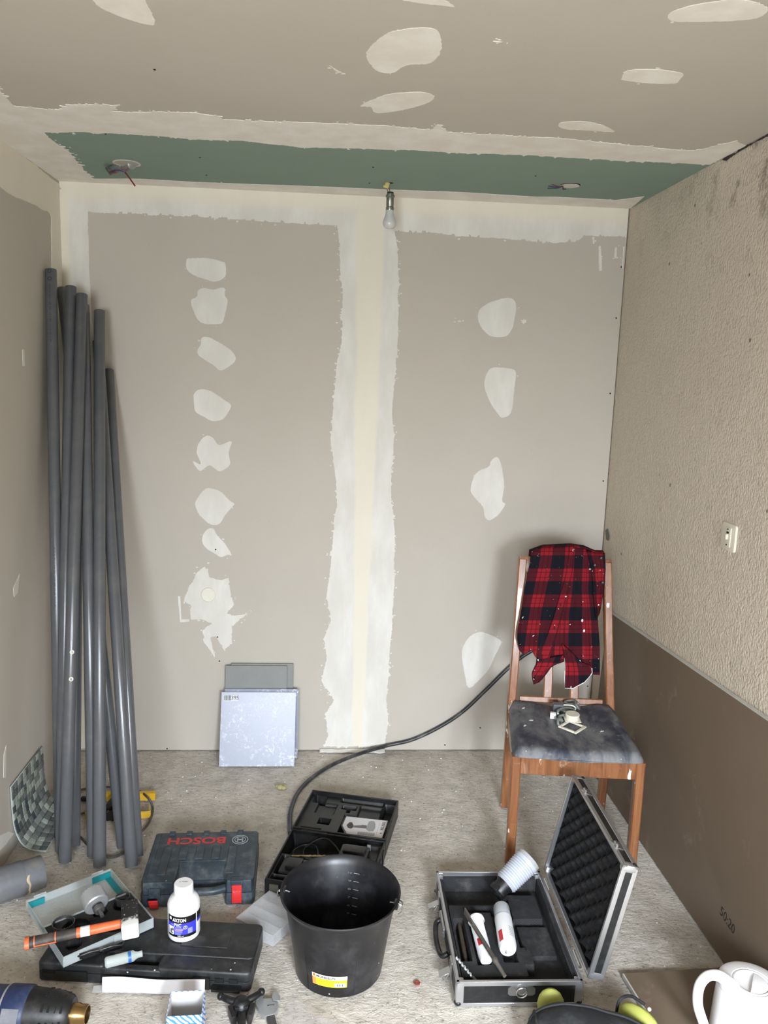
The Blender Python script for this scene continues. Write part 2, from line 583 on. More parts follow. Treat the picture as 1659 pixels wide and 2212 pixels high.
for q in ([(150, 110), (165, 90), (260, 90), (330, 108), (352, 120), (352, 185), (300, 212), (250, 200), (190, 180), (155, 150)],
          [(210, 260), (240, 245), (290, 255), (345, 245), (350, 285), (365, 310), (355, 370), (340, 420), (320, 433), (245, 432), (210, 410), (185, 360), (175, 310), (205, 290)],
          [(230, 505), (260, 500), (300, 515), (370, 560), (405, 600), (400, 630), (360, 660), (325, 673), (290, 645), (240, 615), (210, 590), (210, 565), (225, 540)],
          [(190, 795), (225, 772), (285, 785), (345, 825), (383, 855), (365, 895), (340, 925), (290, 937), (250, 918), (200, 890), (190, 850)],
          [(215, 1050), (255, 1012), (290, 1025), (320, 1060), (385, 1040), (370, 1100), (378, 1160), (345, 1190), (315, 1195), (270, 1165), (220, 1195), (185, 1145), (225, 1160), (205, 1100)],
          [(200, 1350), (245, 1290), (280, 1285), (330, 1305), (375, 1350), (400, 1365), (385, 1385), (355, 1420), (320, 1470), (275, 1472), (240, 1445), (215, 1420), (198, 1380)],
          [(235, 1530), (260, 1498), (290, 1495), (310, 1530), (350, 1570), (385, 1630), (365, 1630), (330, 1642), (300, 1625), (260, 1600), (235, 1570)]):
    patch(wall_back, 'back', q, None, O, K, amp=0.0018, crumbs=4)
patch(wall_back, 'back', [(200, 1730), (245, 1692), (265, 1710), (270, 1745), (320, 1760), (370, 1750), (375, 1800), (398, 1890), (360, 1935), (395, 1945), (470, 1935), (400, 1990), (385, 2005), (390, 2095), (345, 2125), (305, 2050), (275, 2060), (300, 2165), (240, 2080), (235, 2020), (285, 1985), (230, 1965), (175, 1965), (175, 1890), (140, 1870), (165, 1790), (185, 1765)], None, O, K, amp=0.003, spike=0.004, crumbs=40)
patch(wall_back, 'back', [(107, 1845), (118, 1845), (125, 1965), (165, 1965), (165, 1976), (118, 1980)], None, O, K, amp=0.0008)
O, K = (680, 440), 2.37
for q in ([(835, 575), (850, 535), (910, 500), (985, 482), (1020, 495), (1030, 530), (1020, 600), (1010, 640), (980, 678), (910, 680), (870, 655), (845, 620)],
          [(885, 860), (920, 838), (1000, 845), (1028, 865), (1022, 950), (1005, 1065), (965, 1095), (940, 1080), (890, 1000), (867, 930)],
          [(900, 1320), (925, 1298), (945, 1310), (965, 1390), (970, 1450), (960, 1520), (975, 1540), (940, 1590), (895, 1620), (870, 1600), (860, 1550), (815, 1500), (798, 1460), (825, 1380), (890, 1345)],
          [(1062, 596), (1083, 594), (1083, 610), (1058, 612)], [(732, 598), (746, 596), (748, 606), (735, 607)],
          [(1453, 220), (1463, 215), (1470, 345), (1455, 345)], [(1537, 225), (1545, 222), (1542, 280), (1535, 280)], [(1578, 220), (1586, 220), (1578, 330), (1572, 330)], [(1420, 170), (1430, 170), (1432, 205), (1424, 205)]):
    patch(wall_back, 'back', q, None, O, K, amp=0.0018, crumbs=3)
patch(wall_back, 'back', [(800, 650), (810, 600), (840, 560), (900, 535), (995, 575), (990, 610), (960, 680), (925, 740), (840, 820), (815, 750)], None, (660, 1140), 2.37, amp=0.0022, crumbs=10)
# round plastic cap pressed into the big patch and screw heads
p = bw(450.5, 1284)
M_cap = plain('cream_cap', (226, 221, 206), 0.5)
cap = obj('wall_plug_cap', mv(lathe([(0.030, 0), (0.030, 0.004), (0.028, 0.006), (0.022, 0.0055), (0.0001, 0.0055)], 28, True, False), p.x, -0.001, p.z, rx=PI / 2), M_cap, wall_back)
M_screw = plain('black_screw', (26, 24, 22), 0.5, 0.4)
_scr = lathe([(0.0032, 0), (0.0032, 0.0012), (0.002, 0.0018)], 10)
for (x, y) in ((1342, 577), (1331, 687), (1318, 850), (1303, 1039), (1269, 1482), (361, 1617), (961, 1609), (1037, 1572), (474, 1428), (466, 1187), (470, 1376)):
    q = bw(x, y)
    obj('screw', mv(_scr, 0, 0, 0, rx=PI / 2), M_screw, wall_back, (q.x, 0, max(q.z, .006)))
for (x, y) in ((334, 150), (806, 361), (1157, 380), (432, 340), (446, 378), (798, 395), (228, 289), (1256, 788)):
    if y > 600: continue
    q = fl(x, y, H)
    obj('screw', mv(_scr, 0, 0, 0, rx=PI), M_screw, ceiling if q.y < JY else green, (q.x, q.y, H))

# ceiling
for q in ([(380, -120), (400, 0), (510, 65), (660, 107), (655, 60), (630, 0), (560, -150)],):
    patch(ceiling, 'ceil', q, M_cmpc, (0, 0), 2.0, amp=0.003)
for q in ([(790, 120), (800, 100), (830, 75), (870, 62), (940, 63), (952, 100), (930, 135), (880, 140), (845, 157), (810, 150)],
          [(778, 228), (830, 205), (900, 198), (935, 205), (930, 218), (880, 235), (815, 243), (800, 230)],
          [(870, 0), (930, 9), (982, 14), (970, 4), (940, -10), (880, -14)],
          [(1445, 30), (1480, 15), (1530, 5), (1600, -2), (1658, 15), (1635, 38), (1560, 45), (1460, 45)],
          [(1343, 168), (1355, 152), (1420, 150), (1473, 158), (1470, 170), (1455, 180), (1395, 178), (1345, 172)],
          [(1208, 272), (1215, 264), (1260, 262), (1300, 270), (1327, 283), (1310, 284), (1270, 281), (1225, 279)],
          [(1065, 88), (1085, 90), (1075, 92)], [(712, 141), (737, 156), (730, 157)]):
    patch(ceiling, 'ceil', q, M_cmpc, amp=0.003, crumbs=4)
patch(ceiling, 'ceil', [(-120, 40), (0, 195), (30, 228), (120, 237), (150, 226), (260, 226), (235, 240), (410, 243), (470, 250), (480, 258), (580, 262), (700, 266), (830, 270), (930, 280), (945, 268), (968, 285), (1060, 291), (1190, 297), (1250, 303), (1330, 310), (1430, 320), (1500, 325), (1560, 310), (1590, 303), (1612, 314), (1535, 355), (1440, 350), (1330, 346), (1160, 335), (1000, 330), (880, 323), (780, 320), (650, 318), (600, 312), (520, 303), (420, 300), (300, 291), (180, 284), (95, 285), (110, 300), (150, 330), (180, 365), (203, 387), (122, 404), (20, 345), (-140, 240)], M_cmpc, amp=0.006, lift=0.0016, name='taped_joint', spike=0.016, crumbs=160, step=0.005)
patch(ceiling, 'ceil', [(130, 398), (203, 386), (300, 386), (420, 393), (700, 403), (830, 409), (1000, 415), (1160, 425), (1200, 425), (1330, 432), (1392, 424), (1362, 450), (1000, 450), (600, 440), (130, 420)], M_cmpc, amp=0.002, lift=0.0012, name='taped_joint', crumbs=12, step=0.006)
# left wall
patch(wall_left, 'left', [(-160, 170), (-60, 240), (60, 345), (130, 400), (134, 620), (165, 1620), (150, 1620), (112, 600), (110, 468), (106, 460), (70, 441), (30, 424), (0, 403), (-100, 330)], M_cmpw, amp=0.003, lift=0.0014, name='taped_joint', crumbs=10, step=0.006)
for q in ([(48, 755), (52, 755), (53, 790), (49, 790)], [(28, 1270), (42, 1240), (38, 1280), (30, 1290)], [(8, 1630), (13, 1610), (12, 1680), (7, 1680)], [(0, 1805), (18, 1795), (30, 1800), (12, 1825), (-30, 1868), (-50, 1868)]):
    patch(wall_left, 'left', q, None, amp=0.0015)
# right wall: chipped edge under the ceiling, a knocked-out hole in the corner, lighter smear
M_chip = plain('chipped_grey', (112, 108, 100), 0.9, bump=0.3, bscale=150)
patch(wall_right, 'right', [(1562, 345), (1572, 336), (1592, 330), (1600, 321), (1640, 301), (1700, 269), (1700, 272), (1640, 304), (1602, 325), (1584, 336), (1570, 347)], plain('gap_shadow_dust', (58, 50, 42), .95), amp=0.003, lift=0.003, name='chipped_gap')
patch(wall_right, 'right', [(1309, 1146), (1314, 1142), (1318, 1158), (1316, 1168), (1311, 1166)], M_chip, amp=0.002, lift=0.003, name='chipped_spot')
# ================================================================== LEFT SIDE
M_pvc = plain('grey_pvc', (88, 89, 92), 0.22, dust=0.12, dscale=9, bump=0.03, specks=0.03, spscale=35)
M_pvcd = plain('old_grey_pvc', (104, 106, 110), 0.55, dust=0.4, dscale=18, dustc=(150, 140, 124), bump=0.1)
M_ink = plain('black_ink', (24, 23, 22), 0.6)
PIPES = [('A', (0.024, -0.202, 1.953), (0.136, -0.66, 0), 'grey drain pipe reaching highest, leaning on the side wall'),
         ('B', (0.0225, -0.077, 1.899), (0.365, -0.728, 0), 'grey drain pipe slanting steeply behind the others from the corner'),
         ('C', (0.079, -0.159, 1.899), (0.164, -0.743, 0), 'grey drain pipe second tallest, just right of the tallest'),
         ('D', (0.122, -0.173, 1.872), (0.197, -0.809, 0), 'grey drain pipe in front with two small drilled holes'),
         ('E', (0.117, -0.136, 1.837), (0.280, -0.778, 0), 'grey drain pipe half hidden behind the middle front pipe'),
         ('F', (0.164, -0.101, 1.820), (0.316, -0.837, 0), 'grey drain pipe standing in the middle at the front'),
         ('G', (0.139, -0.040, 1.709), (0.421, -0.845, 0), 'grey drain pipe at the front whose foot stands nearest the red-lettered case'),
         ('H', (0.065, -0.021, 1.808), (0.199, -0.720, 0), 'grey drain pipe hidden behind the pipe with drilled holes, foot showing'),
         ('I', (0.172, -0.024, 1.600), (0.426, -0.790, 0), 'grey drain pipe right behind the rightmost front pipe')]
for key, tp, bt, lab in PIPES:
    T, B = Vector(tp), Vector(bt)
    ax = (T - B).normalized()
    B = B + ax * (0.0205 * math.sqrt(1 - ax.z ** 2) / ax.z + 0.001)
    L = (T - B).length
    q = ax.to_track_quat('Z', 'Y')
    R0, R1 = 0.0203, 0.0178
    prof = [(R1, 0), (R0 - .0006, 0), (R0, .0008), (R0, L - .0008), (R0 - .0006, L), (R1, L)]
    sh = lathe(prof + [(R1, L - .12), (R1, 0.0)], 28, False, False)
    root = thing('drain_pipe', lab, 'pipe', B, q.to_euler(), 'grey drain pipes leaning in the corner')
    tb = obj('tube', sh, M_pvc, root)
    # side of the pipe that looks into the room
    qi = q.to_matrix().inverted()
    d = qi @ (CAM - (T + B) / 2); d.z = 0; ang = math.atan2(d.y, d.x)
    if key == 'D':
        for zz in (0.59, 0.68):
            a = ang + 0.1
            obj('drilled_hole', mv(lathe([(0.0075, 0), (0.0075, .001), (0.0045, .0012), (0.0035, .0004), (0.0001, .0004)], 14, True, False), (R0 - .0006) * math.cos(a), (R0 - .0006) * math.sin(a), zz, 0, PI / 2, a), M_cmp, root)
    if key == 'A':
        a = ang - 0.25
        prt = []
        for zz, s_ in ((L - .012, 'D'), (L - .04, 'O')):
            prt.append(mv(text_shape(s_, 0.022, .0002), (R0 + .0001) * math.cos(a), (R0 + .0001) * math.sin(a), zz, rz=0) if False else xf(text_shape(s_, 0.02, .0002), Matrix.Translation((R0 * math.cos(a), R0 * math.sin(a), zz)) @ Matrix.Rotation(a, 4, 'Z') @ Matrix.Rotation(PI / 2, 4, 'Y') @ Matrix.Rotation(PI / 2, 4, 'Z')))
        for base in (L - .06, L - 1.0, L - 1.72):
            prt.append(xf(text_shape('PVC-U 40x3 NF EN 1329 BD 12:42 0417 M1', 0.0085, .0002, 'LEFT', 1.35), Matrix.Translation((R0 * math.cos(a), R0 * math.sin(a), base)) @ Matrix.Rotation(a, 4, 'Z') @ Matrix.Rotation(PI / 2, 4, 'Y')))
        for pp in prt: obj('printed_marking', pp, M_ink, root, smooth=False)

# ---- bent sheet of glass mosaic on the side wall
mz = thing('mosaic_sheet', 'bent sheet of small grey and green glass mosaic tiles against the side wall', 'mosaic tiles', (0.008, -0.593, 0))
sec = smoothpath([(0.0, 0, .238), (0.001, 0, .18), (0.003, 0, .12), (0.010, 0, .075), (0.026, 0, .036), (0.050, 0, .015), (0.076, 0, .007), (0.098, 0, .005), (0.105, 0, .0045)], 12)
def sec_at(d):
    acc = 0
    for i in range(len(sec) - 1):
        l = (sec[i + 1] - sec[i]).length
        if acc + l >= d or i == len(sec) - 2:
            return sec[i].lerp(sec[i + 1], min(1, (d - acc) / l)), (sec[i + 1] - sec[i]).normalized()
        acc += l
def mglass(n, c):
    t = NT(n)
    f = t.noise(60, 5, .6)
    t.color(t.mix(f, lin(tuple(int(x * .82) for x in c)), lin(tuple(min(255, int(x * 1.15)) for x in c))))
    t.set(Roughness=0.12, Coat_Weight=0.4)
    return t.m
mtl = [mglass('pale_mosaic_glass', (158, 168, 158)), mglass('mid_mosaic_glass', (112, 117, 115)), mglass('dark_mosaic_glass', (66, 74, 80)), mglass('slate_mosaic_glass', (86, 92, 92))]
tl0 = [obj('tile', box(.0225, .0225, .004, (0, 0, 0), .0012, 1), m, mz) for m in mtl]
pitch, ny, nd = 0.0247, 12, 12
first = [True] * 4
for j in range(nd):
    p, t_ = sec_at((j + .5) * pitch)
    nrm = Vector((-t_.z, 0, t_.x))
    if nrm.x < 0 or nrm.z < -.1: nrm = -nrm
    for i in range(ny):
        k = random.choice((0, 1, 2, 3, 3, 0, 1))
        o = tl0[k] if first[k] else tl0[k].copy()
        if not first[k]: C.objects.link(o)
        first[k] = False
        o.parent = mz
        yv = (i - (ny - 1) / 2) * pitch
        X = t_; Z = nrm; Yv = Z.cross(X)
        c = p + nrm * 0.0035
        o.matrix_local = Matrix(((X.x, Yv.x, Z.x, c.x), (X.y, Yv.y, Z.y, yv), (X.z, Yv.z, Z.z, c.z), (0, 0, 0, 1)))
net = grid(40, 1, lambda u, v: sec_at(u * .297)[0] + Vector((0, (v - .5) * .298, 0)))
bk = obj('backing_mesh', net, plain('white_grout', (176, 180, 176), .8), mz)
md = bk.modifiers.new('thickness', 'SOLIDIFY'); md.thickness = 0.0012; md.offset = -1

# ---- big grey drain fitting lying at the edge of the picture
e0 = fl(92, 1882, .05); e1 = fl(0, 1912, .05)
ax = (e1 - e0).normalized(); ax.z = 0
q = ax.to_track_quat('Z', 'Y')
fr = thing('drain_fitting', 'thick dirty grey drain pipe offcut lying on the floor below the mosaic sheet', 'pipe', (e0.x, e0.y, .05), q.to_euler())
obj('spigot', lathe([(.0455, 0), (.049, 0), (.0495, .001), (.0495, .065), (.0455, .065), (.0455, 0)], 40, False, False), M_pvcd, fr)
obj('socket', lathe([(.0495, .058), (.0515, .058), (.052, .06), (.052, .165), (.0475, .165), (.0475, .06)], 40, False, False), M_pvcd, fr)
def glue_fn(u, v):
    a = -1.2 + 2.4 * u + PI * 1.0
    z = .044 + .018 * v + .004 * mnoise.noise(Vector((u * 7, v * 1.5, 3)))
    return (.0502 * math.cos(a), .0502 * math.sin(a), z)
gl = obj('dried_glue', grid(30, 6, lambda u, v: (lambda a: ((.0502 + .0012 * (1 - abs(2 * v - 1))) * math.cos(a), (.0502 + .0012 * (1 - abs(2 * v - 1))) * math.sin(a), .046 + (.006 + .007 * abs(mnoise.noise(Vector((u * 5, 2, 3))))) * v + .006 * mnoise.noise(Vector((u * 6, 0, 1)))))(-2.6 + 3.2 * u)), plain('dried_glue', (186, 168, 138), .6, bump=.2), fr)

# ---- yellow work light behind the pipes
M_yel = plain('yellow_enamel', (226, 178, 42), .4, dust=.15)
M_blk = plain('black_plastic', (20, 20, 22), .42, dust=.22, dustc=(110, 106, 100), dscale=20)
yl = thing('work_light', 'yellow metal work light stand with black lamp behind the grey pipes', 'work light', (0.3, -0.47, 0))
fa, fb, ra, rb = fl(188, 1772), fl(320, 1768), fl(222, 1730), fl(336, 1728)
def loc_(p): return Vector((p.x - .3, p.y + .47, 0))
fa, fb, ra, rb = map(loc_, (fa, fb, ra, rb))
def flatbar(path, h=.026, t=.004, z0=.002):
    P = [Vector(p) for p in path]; vs, fs = [], []
    for i, p in enumerate(P):
        d = (P[min(i + 1, len(P) - 1)] - P[max(i - 1, 0)]).normalized(); nn = Vector((d.y, -d.x, 0)) * t / 2
        vs += [p + nn + Vector((0, 0, z0)), p - nn + Vector((0, 0, z0)), p - nn + Vector((0, 0, z0 + h)), p + nn + Vector((0, 0, z0 + h))]
    for i in range(len(P) - 1):
        for k in range(4): fs.append([i * 4 + k, i * 4 + (k + 1) % 4, i * 4 + 4 + (k + 1) % 4, i * 4 + 4 + k])
    fs += [[3, 2, 1, 0], [len(vs) - 4, len(vs) - 3, len(vs) - 2, len(vs) - 1]]
    return vs, fs
obj('front_rail', flatbar(smoothpath([fa + Vector((.012, .05, 0)), fa + Vector((0, .018, 0)), fa + Vector((.012, 0, 0)), fb + Vector((-.012, 0, 0)), fb + Vector((0, .018, 0)), fb + Vector((-.004, .04, 0))], 6)), M_yel, yl)
obj('rear_rail', flatbar([ra, rb], .028, .02, .004), M_yel, yl)
mid = (fa + fb) / 2
obj('lamp_bracket', [prism([(mid.x - .05, mid.y + .012), (mid.x + .03, mid.y + .012), (mid.x + .055, mid.y + .08), (mid.x + .05, mid.y + .12), (mid.x - .03, mid.y + .12), (mid.x - .045, mid.y + .06)], .004, .045, .004)], M_blk, yl)
obj('knob', [mv(lathe([(.006, -.012), (.006, 0), (.017, 0), (.019, .004), (.017, .012), (.006, .014)], 20), mid.x - .024, mid.y - .005, .022, rx=PI / 2)] + [mv(ball(.0065), mid.x - .024 + .017 * math.cos(a), mid.y - .011, .022 + .017 * math.sin(a)) for a in [k * PI / 3 for k in range(6)]], M_blk, yl)
obj('grey_sticker', mv(box(.02, .0012, .015), fb.x - .045, fb.y - .0026, .016), plain('sticker_grey', (86, 84, 80), .5), yl)
def fp(x, y, z=.006):
    p = fl(x, y, z); return Vector((p.x - .3, p.y + .47, z))
M_cab = plain('dusty_cable', (64, 64, 64), .55, dust=.6, dscale=25, dustc=(120, 114, 106))
obj('power_cord', tube(smoothpath([fp(118, 1708), fp(150, 1711), fp(190, 1703), fp(240, 1700), fp(290, 1704), fp(318, 1722, .036), fp(330, 1745), fp(325, 1770), fp(312, 1790), fp(298, 1802), fp(280, 1830), fp(262, 1845), fp(240, 1852), fp(215, 1846), fp(192, 1828), fp(170, 1805), fp(150, 1790), fp(160, 1766), fp(188, 1754)], 8), .0042, 8), M_cab, yl)
obj('plug', [mv(box(.036, .016, .016, (0, 0, 0), .004), *fp(186, 1725, .009)), tube(smoothpath([fp(182, 1725, .009), fp(160, 1726), fp(120, 1730)], 6), .004, 8)], M_blk, yl)

# ---- tiles standing against the back wall
def mat_filmtile():
    t = NT('white_glossy_tile')
    f = t.rampf(t.noise(85, 6, .75), .52, .58)
    g = t.rampf(t.noise(9, 4, .6), .42, .58)
    f = t.math('MULTIPLY', f, g)
    t.color(t.mix(f, lin((152, 157, 174)), lin((218, 221, 232))))
    t.set(Roughness=t.math('MULTIPLY_ADD', f, .3, .3), Specular_IOR_Level=.6)
    return t.m
M_wt = mat_filmtile()
M_gt = plain('grey_stone_tile', (134, 135, 133), .45, var=.14, dust=.18, dscale=12, dustc=(165, 165, 160))
def lean_tile(name, xa, xb, h, ybot, ytop_gap, mat, lab, cat, group, tilt_z=0.0):
    w = xb - xa
    s = (ybot + ytop_gap) / h if False else None
    tilt = math.asin(min(.9, max(.0, (-ybot - ytop_gap)) / h))
    o = thing(name, lab, cat, ((xa + xb) / 2, ybot, 0.0012), (-tilt, tilt_z, 0), group)
    obj('slab', box(w, .008, h, (0, -.004, h / 2), .0012, 1), mat, o)
    return o
b0, b1 = fl(473, 1656), fl(638, 1657)
wy = b0.y
lean_tile('wall_tile', bw(500, 1440).x, bw(634, 1440).x, .40, -.030, .010, M_gt, 'dark grey tile standing hindmost against the wall, top just showing', 'tile', 'grey tiles behind the white ones')
lean_tile('wall_tile', bw(489, 1442).x, bw(621, 1442).x, .395, -.046, .022, M_gt, 'dark grey tile in front of the other grey one, behind white tiles', 'tile', 'grey tiles behind the white ones')
lean_tile('wall_tile', b0.x + .012, b1.x + .006, .30, -.068, .040, M_wt, 'white tile behind the labelled one, edge showing at its side', 'tile', 'white tiles by the back wall')
wt = lean_tile('wall_tile', b0.x, b1.x - .004, .302, wy, .052, M_wt, 'glossy white tile with barcode sticker leaning foremost on the stack', 'tile', 'white tiles by the back wall')
stk = [(bx(-.145, -.085, -.0096, -.0082, .265, .291), 0)]
M_stk = plain('sticker_white', (205, 206, 208), .4)
xs = -.143
while xs < -.118:
    w_ = random.choice((.001, .0016, .0024)); stk.append((bx(xs, xs + w_, -.0101, -.0095, .268, .289), 1)); xs += w_ + random.choice((.0012, .002))
obj('sticker', stk + [(xf(text_shape('395', .022, .0003), Matrix.Translation((-.098, -.0098, .278)) @ Matrix.Rotation(PI / 2, 4, 'X')), 1)], [M_stk, M_ink], wt, smooth=False)
# ================================================================== CASES AND TOOLS ON THE FLOOR
def text_fit(s, w, h, ext=.0004, bold=0.0):
    sh = text_shape(s, 1.0, 1.0, bold=bold)
    xs = [v[0] for v in sh[0]]; ys = [v[1] for v in sh[0]]
    sx, sy = w / (max(xs) - min(xs)), h / (max(ys) - min(ys))
    cx, cy = (max(xs) + min(xs)) / 2, (max(ys) + min(ys)) / 2
    return [Vector(((v[0] - cx) * sx, (v[1] - cy) * sy, ext * (1 if v[2] > 0 else 0))) for v in sh[0]], sh[1]


def ring(r0, r1, z0, z1, n=32):
    return lathe([(r0, z0), (r1, z0), (r1, z1), (r0, z1), (r0, z0)], n, False, False)


def wrap(shape, R, a0, z0, slope=0.0, lift=0.0):
    """bend a flat shape (x right, y up, z out) round an upright cylinder / cone"""
    out = []
    for v in shape[0]:
        r = R + slope * v[1] + lift + v[2]
        a = a0 + v[0] / R
        out.append(Vector((r * math.cos(a), r * math.sin(a), z0 + v[1])))
    return out, shape[1]


def panel(w, h, t=.0005, nx=24, cx=0, cy=0):
    f = grid(nx, 2, lambda u, v: (cx + w * (u - .5), cy + h * (v - .5), t))
    return f


def pockets(deck, lst, soft=.004):
    def s(t): t = max(0, min(1, t)); return t * t * (3 - 2 * t)
    def fn(x, y):
        z = deck
        for (x0, x1, y0, y1, dz) in lst:
            k = min(x - x0, x1 - x, y - y0, y1 - y)
            z += dz * s(k / soft + .5)
        return z
    return fn


M_bos = plain('dusty_navy_plastic', (46, 57, 66), .42, dust=.6, dscale=22, dustc=(112, 118, 120), bump=.12, bscale=400, specks=.09, spscale=30)
M_red = plain('red_plastic', (196, 40, 42), .4, dust=.12)
M_redp = plain('red_print', (186, 58, 58), .55, dust=.3, dustc=(96, 78, 76), dscale=30)
M_gryp = plain('grey_print', (160, 164, 164), .55)
M_case = plain('black_case_plastic', (27, 28, 30), .45, dust=.42, dscale=18, dustc=(86, 87, 86), bump=.15, bscale=500, specks=.08, spscale=28)
M_caseb = plain('black_case_moulding', (18, 19, 20), .4, dust=.28, dscale=18, dustc=(70, 70, 68), bump=.1, bscale=500)

# ---- navy case with red letters
bo = thing('tool_case', 'dusty navy power tool case with red lettering and red latches lying flat', 'tool case', (.657, -.892, 0.001), .028)
OUT = [(-.172, .128), (-.166, .137), (.166, .137), (.172, .128), (.172, -.122), (.164, -.137), (.088, -.137), (.082, -.128), (.082, -.078), (-.066, -.078), (-.066, -.128), (-.072, -.137), (-.164, -.137), (-.172, -.122)]
TOPO = [(-.170, .126), (-.164, .135), (.164, .135), (.170, .126), (.170, -.120), (.162, -.135), (.090, -.135), (.084, -.126), (.084, -.030), (-.068, -.030), (-.068, -.126), (-.074, -.135), (-.162, -.135), (-.170, -.120)]
obj('bottom_shell', prism(OUT, 0, .038, .003), M_bos, bo)
obj('top_shell', [prism(TOPO, .040, .080, .005), grid(8, 6, lambda u, v: (-.068 + .152 * u, -.030 - .05 * v, .078 - .036 * v ** 1.5)), bx(-.068, .084, -.080, -.076, .036, .045)], M_bos, bo)
obj('handle', [tube(smoothpath([(-.066, -.110, .038), (-.03, -.124, .038), (.01, -.126, .038), (.046, -.124, .038), (.082, -.110, .038)], 5), .0125, 12)], M_bos, bo)
for i in range(5):
    obj('rib', bx(-.128 + i * .052, -.102 + i * .052, (-.022 if 1 <= i <= 3 else -.10), .045, .079, .0842, .0012, 1), M_bos, bo)
for i in range(5):
    obj('hinge_lug', bx(-.125 + i * .056, -.105 + i * .056, .118, .1385, .072, .0835, .0015, 1), M_bos, bo)
for sx in (-1, 1):
    obj('edge_rib', bx(sx * .152 - .002, sx * .152 + .002, -.118, .128, .0795, .0815), M_bos, bo, smooth=False)
lt = obj('latch', [bx(.104, .134, -.1445, -.136, .008, .068, .002), bx(.106, .132, -.1465, -.144, .012, .046, .001)], M_red, bo)
obj('lettering', xf(text_fit('BOSCH', .022, .006), Matrix.Translation((.119, -.1468, .05)) @ Matrix.Rotation(PI / 2, 4, 'X')), plain('pale_red_print', (220, 120, 118), .5), lt, smooth=False)
obj('latch_seat', bx(.100, .138, -.141, -.12, .066, .082, .002), M_bos, bo)
obj('latch', [mv(bx(-.014, .014, -.005, 0, -.022, .022, .002), -.128, -.152, .020, rx=.5), mv(bx(-.012, .012, -.007, -.004, -.016, -.008), -.128, -.152, .020, rx=.5), mv(bx(-.012, .012, -.007, -.004, .004, .012), -.128, -.152, .020, rx=.5)], M_red, bo)
obj('latch_seat', bx(-.145, -.110, -.141, -.12, .03, .062, .002), M_bos, bo)
obj('lettering', mv(text_fit('BOSCH', .188, .038, .0006, .028), -.03, .083, .0803, rz=PI), M_redp, bo, smooth=False)
obj('logo', [mv(ring(.024, .0265, 0, .0006), .112, .083, .0803), mv(ring(.0165, .0185, 0, .0006), .112, .083, .0803), mv(box(.003, .026, .0006), .104, .083, .0806), mv(box(.003, .026, .0006), .120, .083, .0806), mv(box(.016, .003, .0006), .112, .083, .0806)], M_gryp, bo, smooth=False)

# ---- long flat black case
lc = thing('long_case', 'long flat black plastic case under the white glue bottle and hammer', 'tool case', (.581, -1.259, .001), -.107)
hw, hd = .285, .096
def rr(x0, x1, y0, y1, r=.012): return rrect(x1 - x0, y1 - y0, r, 3, (x0 + x1) / 2, (y0 + y1) / 2)
obj('bottom_shell', [prism(rr(-hw, hw, -.045, hd, .016), 0, .026, .002), prism(rr(-hw, -.105, -hd, -.03), 0, .026, .002), prism(rr(.035, hw, -hd, -.03), 0, .026, .002), prism(rr(-.12, .05, -hd, -.078, .006), .004, .026, .002)], M_case, lc)
obj('lid', [prism(rr(-hw, hw, -.045, hd, .016), .028, .057, .006, 3), prism(rr(-hw, -.105, -hd, -.03), .028, .052, .008, 3), prism(rr(.035, hw, -hd, -.03), .028, .054, .008, 3), prism(rr(-.12, .05, -hd, -.074, .006), .028, .046, .006, 3)], M_case, lc)
obj('embossed_panel', [bx(.075, .205, -.012, .032, .0560, .0590, .0010, 1)], M_case, lc)
lth = obj('latch', [bx(.135, .178, -.104, -.095, .004, .038, .002)], M_caseb, lc)
obj('latch', [bx(.185, .262, -.118, -.094, .010, .018, .003), bx(.19, .215, -.0975, -.094, .022, .036), bx(.228, .252, -.0975, -.094, .022, .036)], M_caseb, lc)
obj('latch_slot', [bx(.192, .213, -.0985, -.0972, .024, .034), bx(.230, .250, -.0985, -.0972, .024, .034)], M_dark, lc, smooth=False)
obj('latch', [bx(-.235, -.150, -.102, -.095, .004, .034, .002)], M_caseb, lc)
obj('latch_slot', bx(-.272, -.238, -.0972, -.0955, .022, .032), M_dark, lc, smooth=False)

# ---- paper strip in front of it
pa, pb = fl(222, 2138), fl(443, 2142)
dv = (pb - pa)
M_pap = plain('white_paper', (222, 219, 222), .7, dust=.1, dscale=20)
def paper(u, v):
    p = pa + dv * u
    return (p.x, p.y - .012 + .010 * v + .002 * math.sin(u * 9), .0015 + .036 * v + .002 * math.sin(u * 5 + v))
ps = tag(obj('paper_strip', grid(30, 6, paper), M_pap), 'narrow white paper strip propped along the front of the long black case', 'paper')
md = ps.modifiers.new('thickness', 'SOLIDIFY'); md.thickness = .0008
M_film = clear('clear_film', (225, 228, 232), .18, .1, .34)
obj('clear_sleeve', grid(14, 6, lambda u, v: ((pa - dv * .09).lerp(pa + dv * .38, u).x, (pa - dv * .09).lerp(pa + dv * .38, u).y - .012 + .012 * v, .001 + .03 * v * (.3 + .7 * u))), M_film, ps)

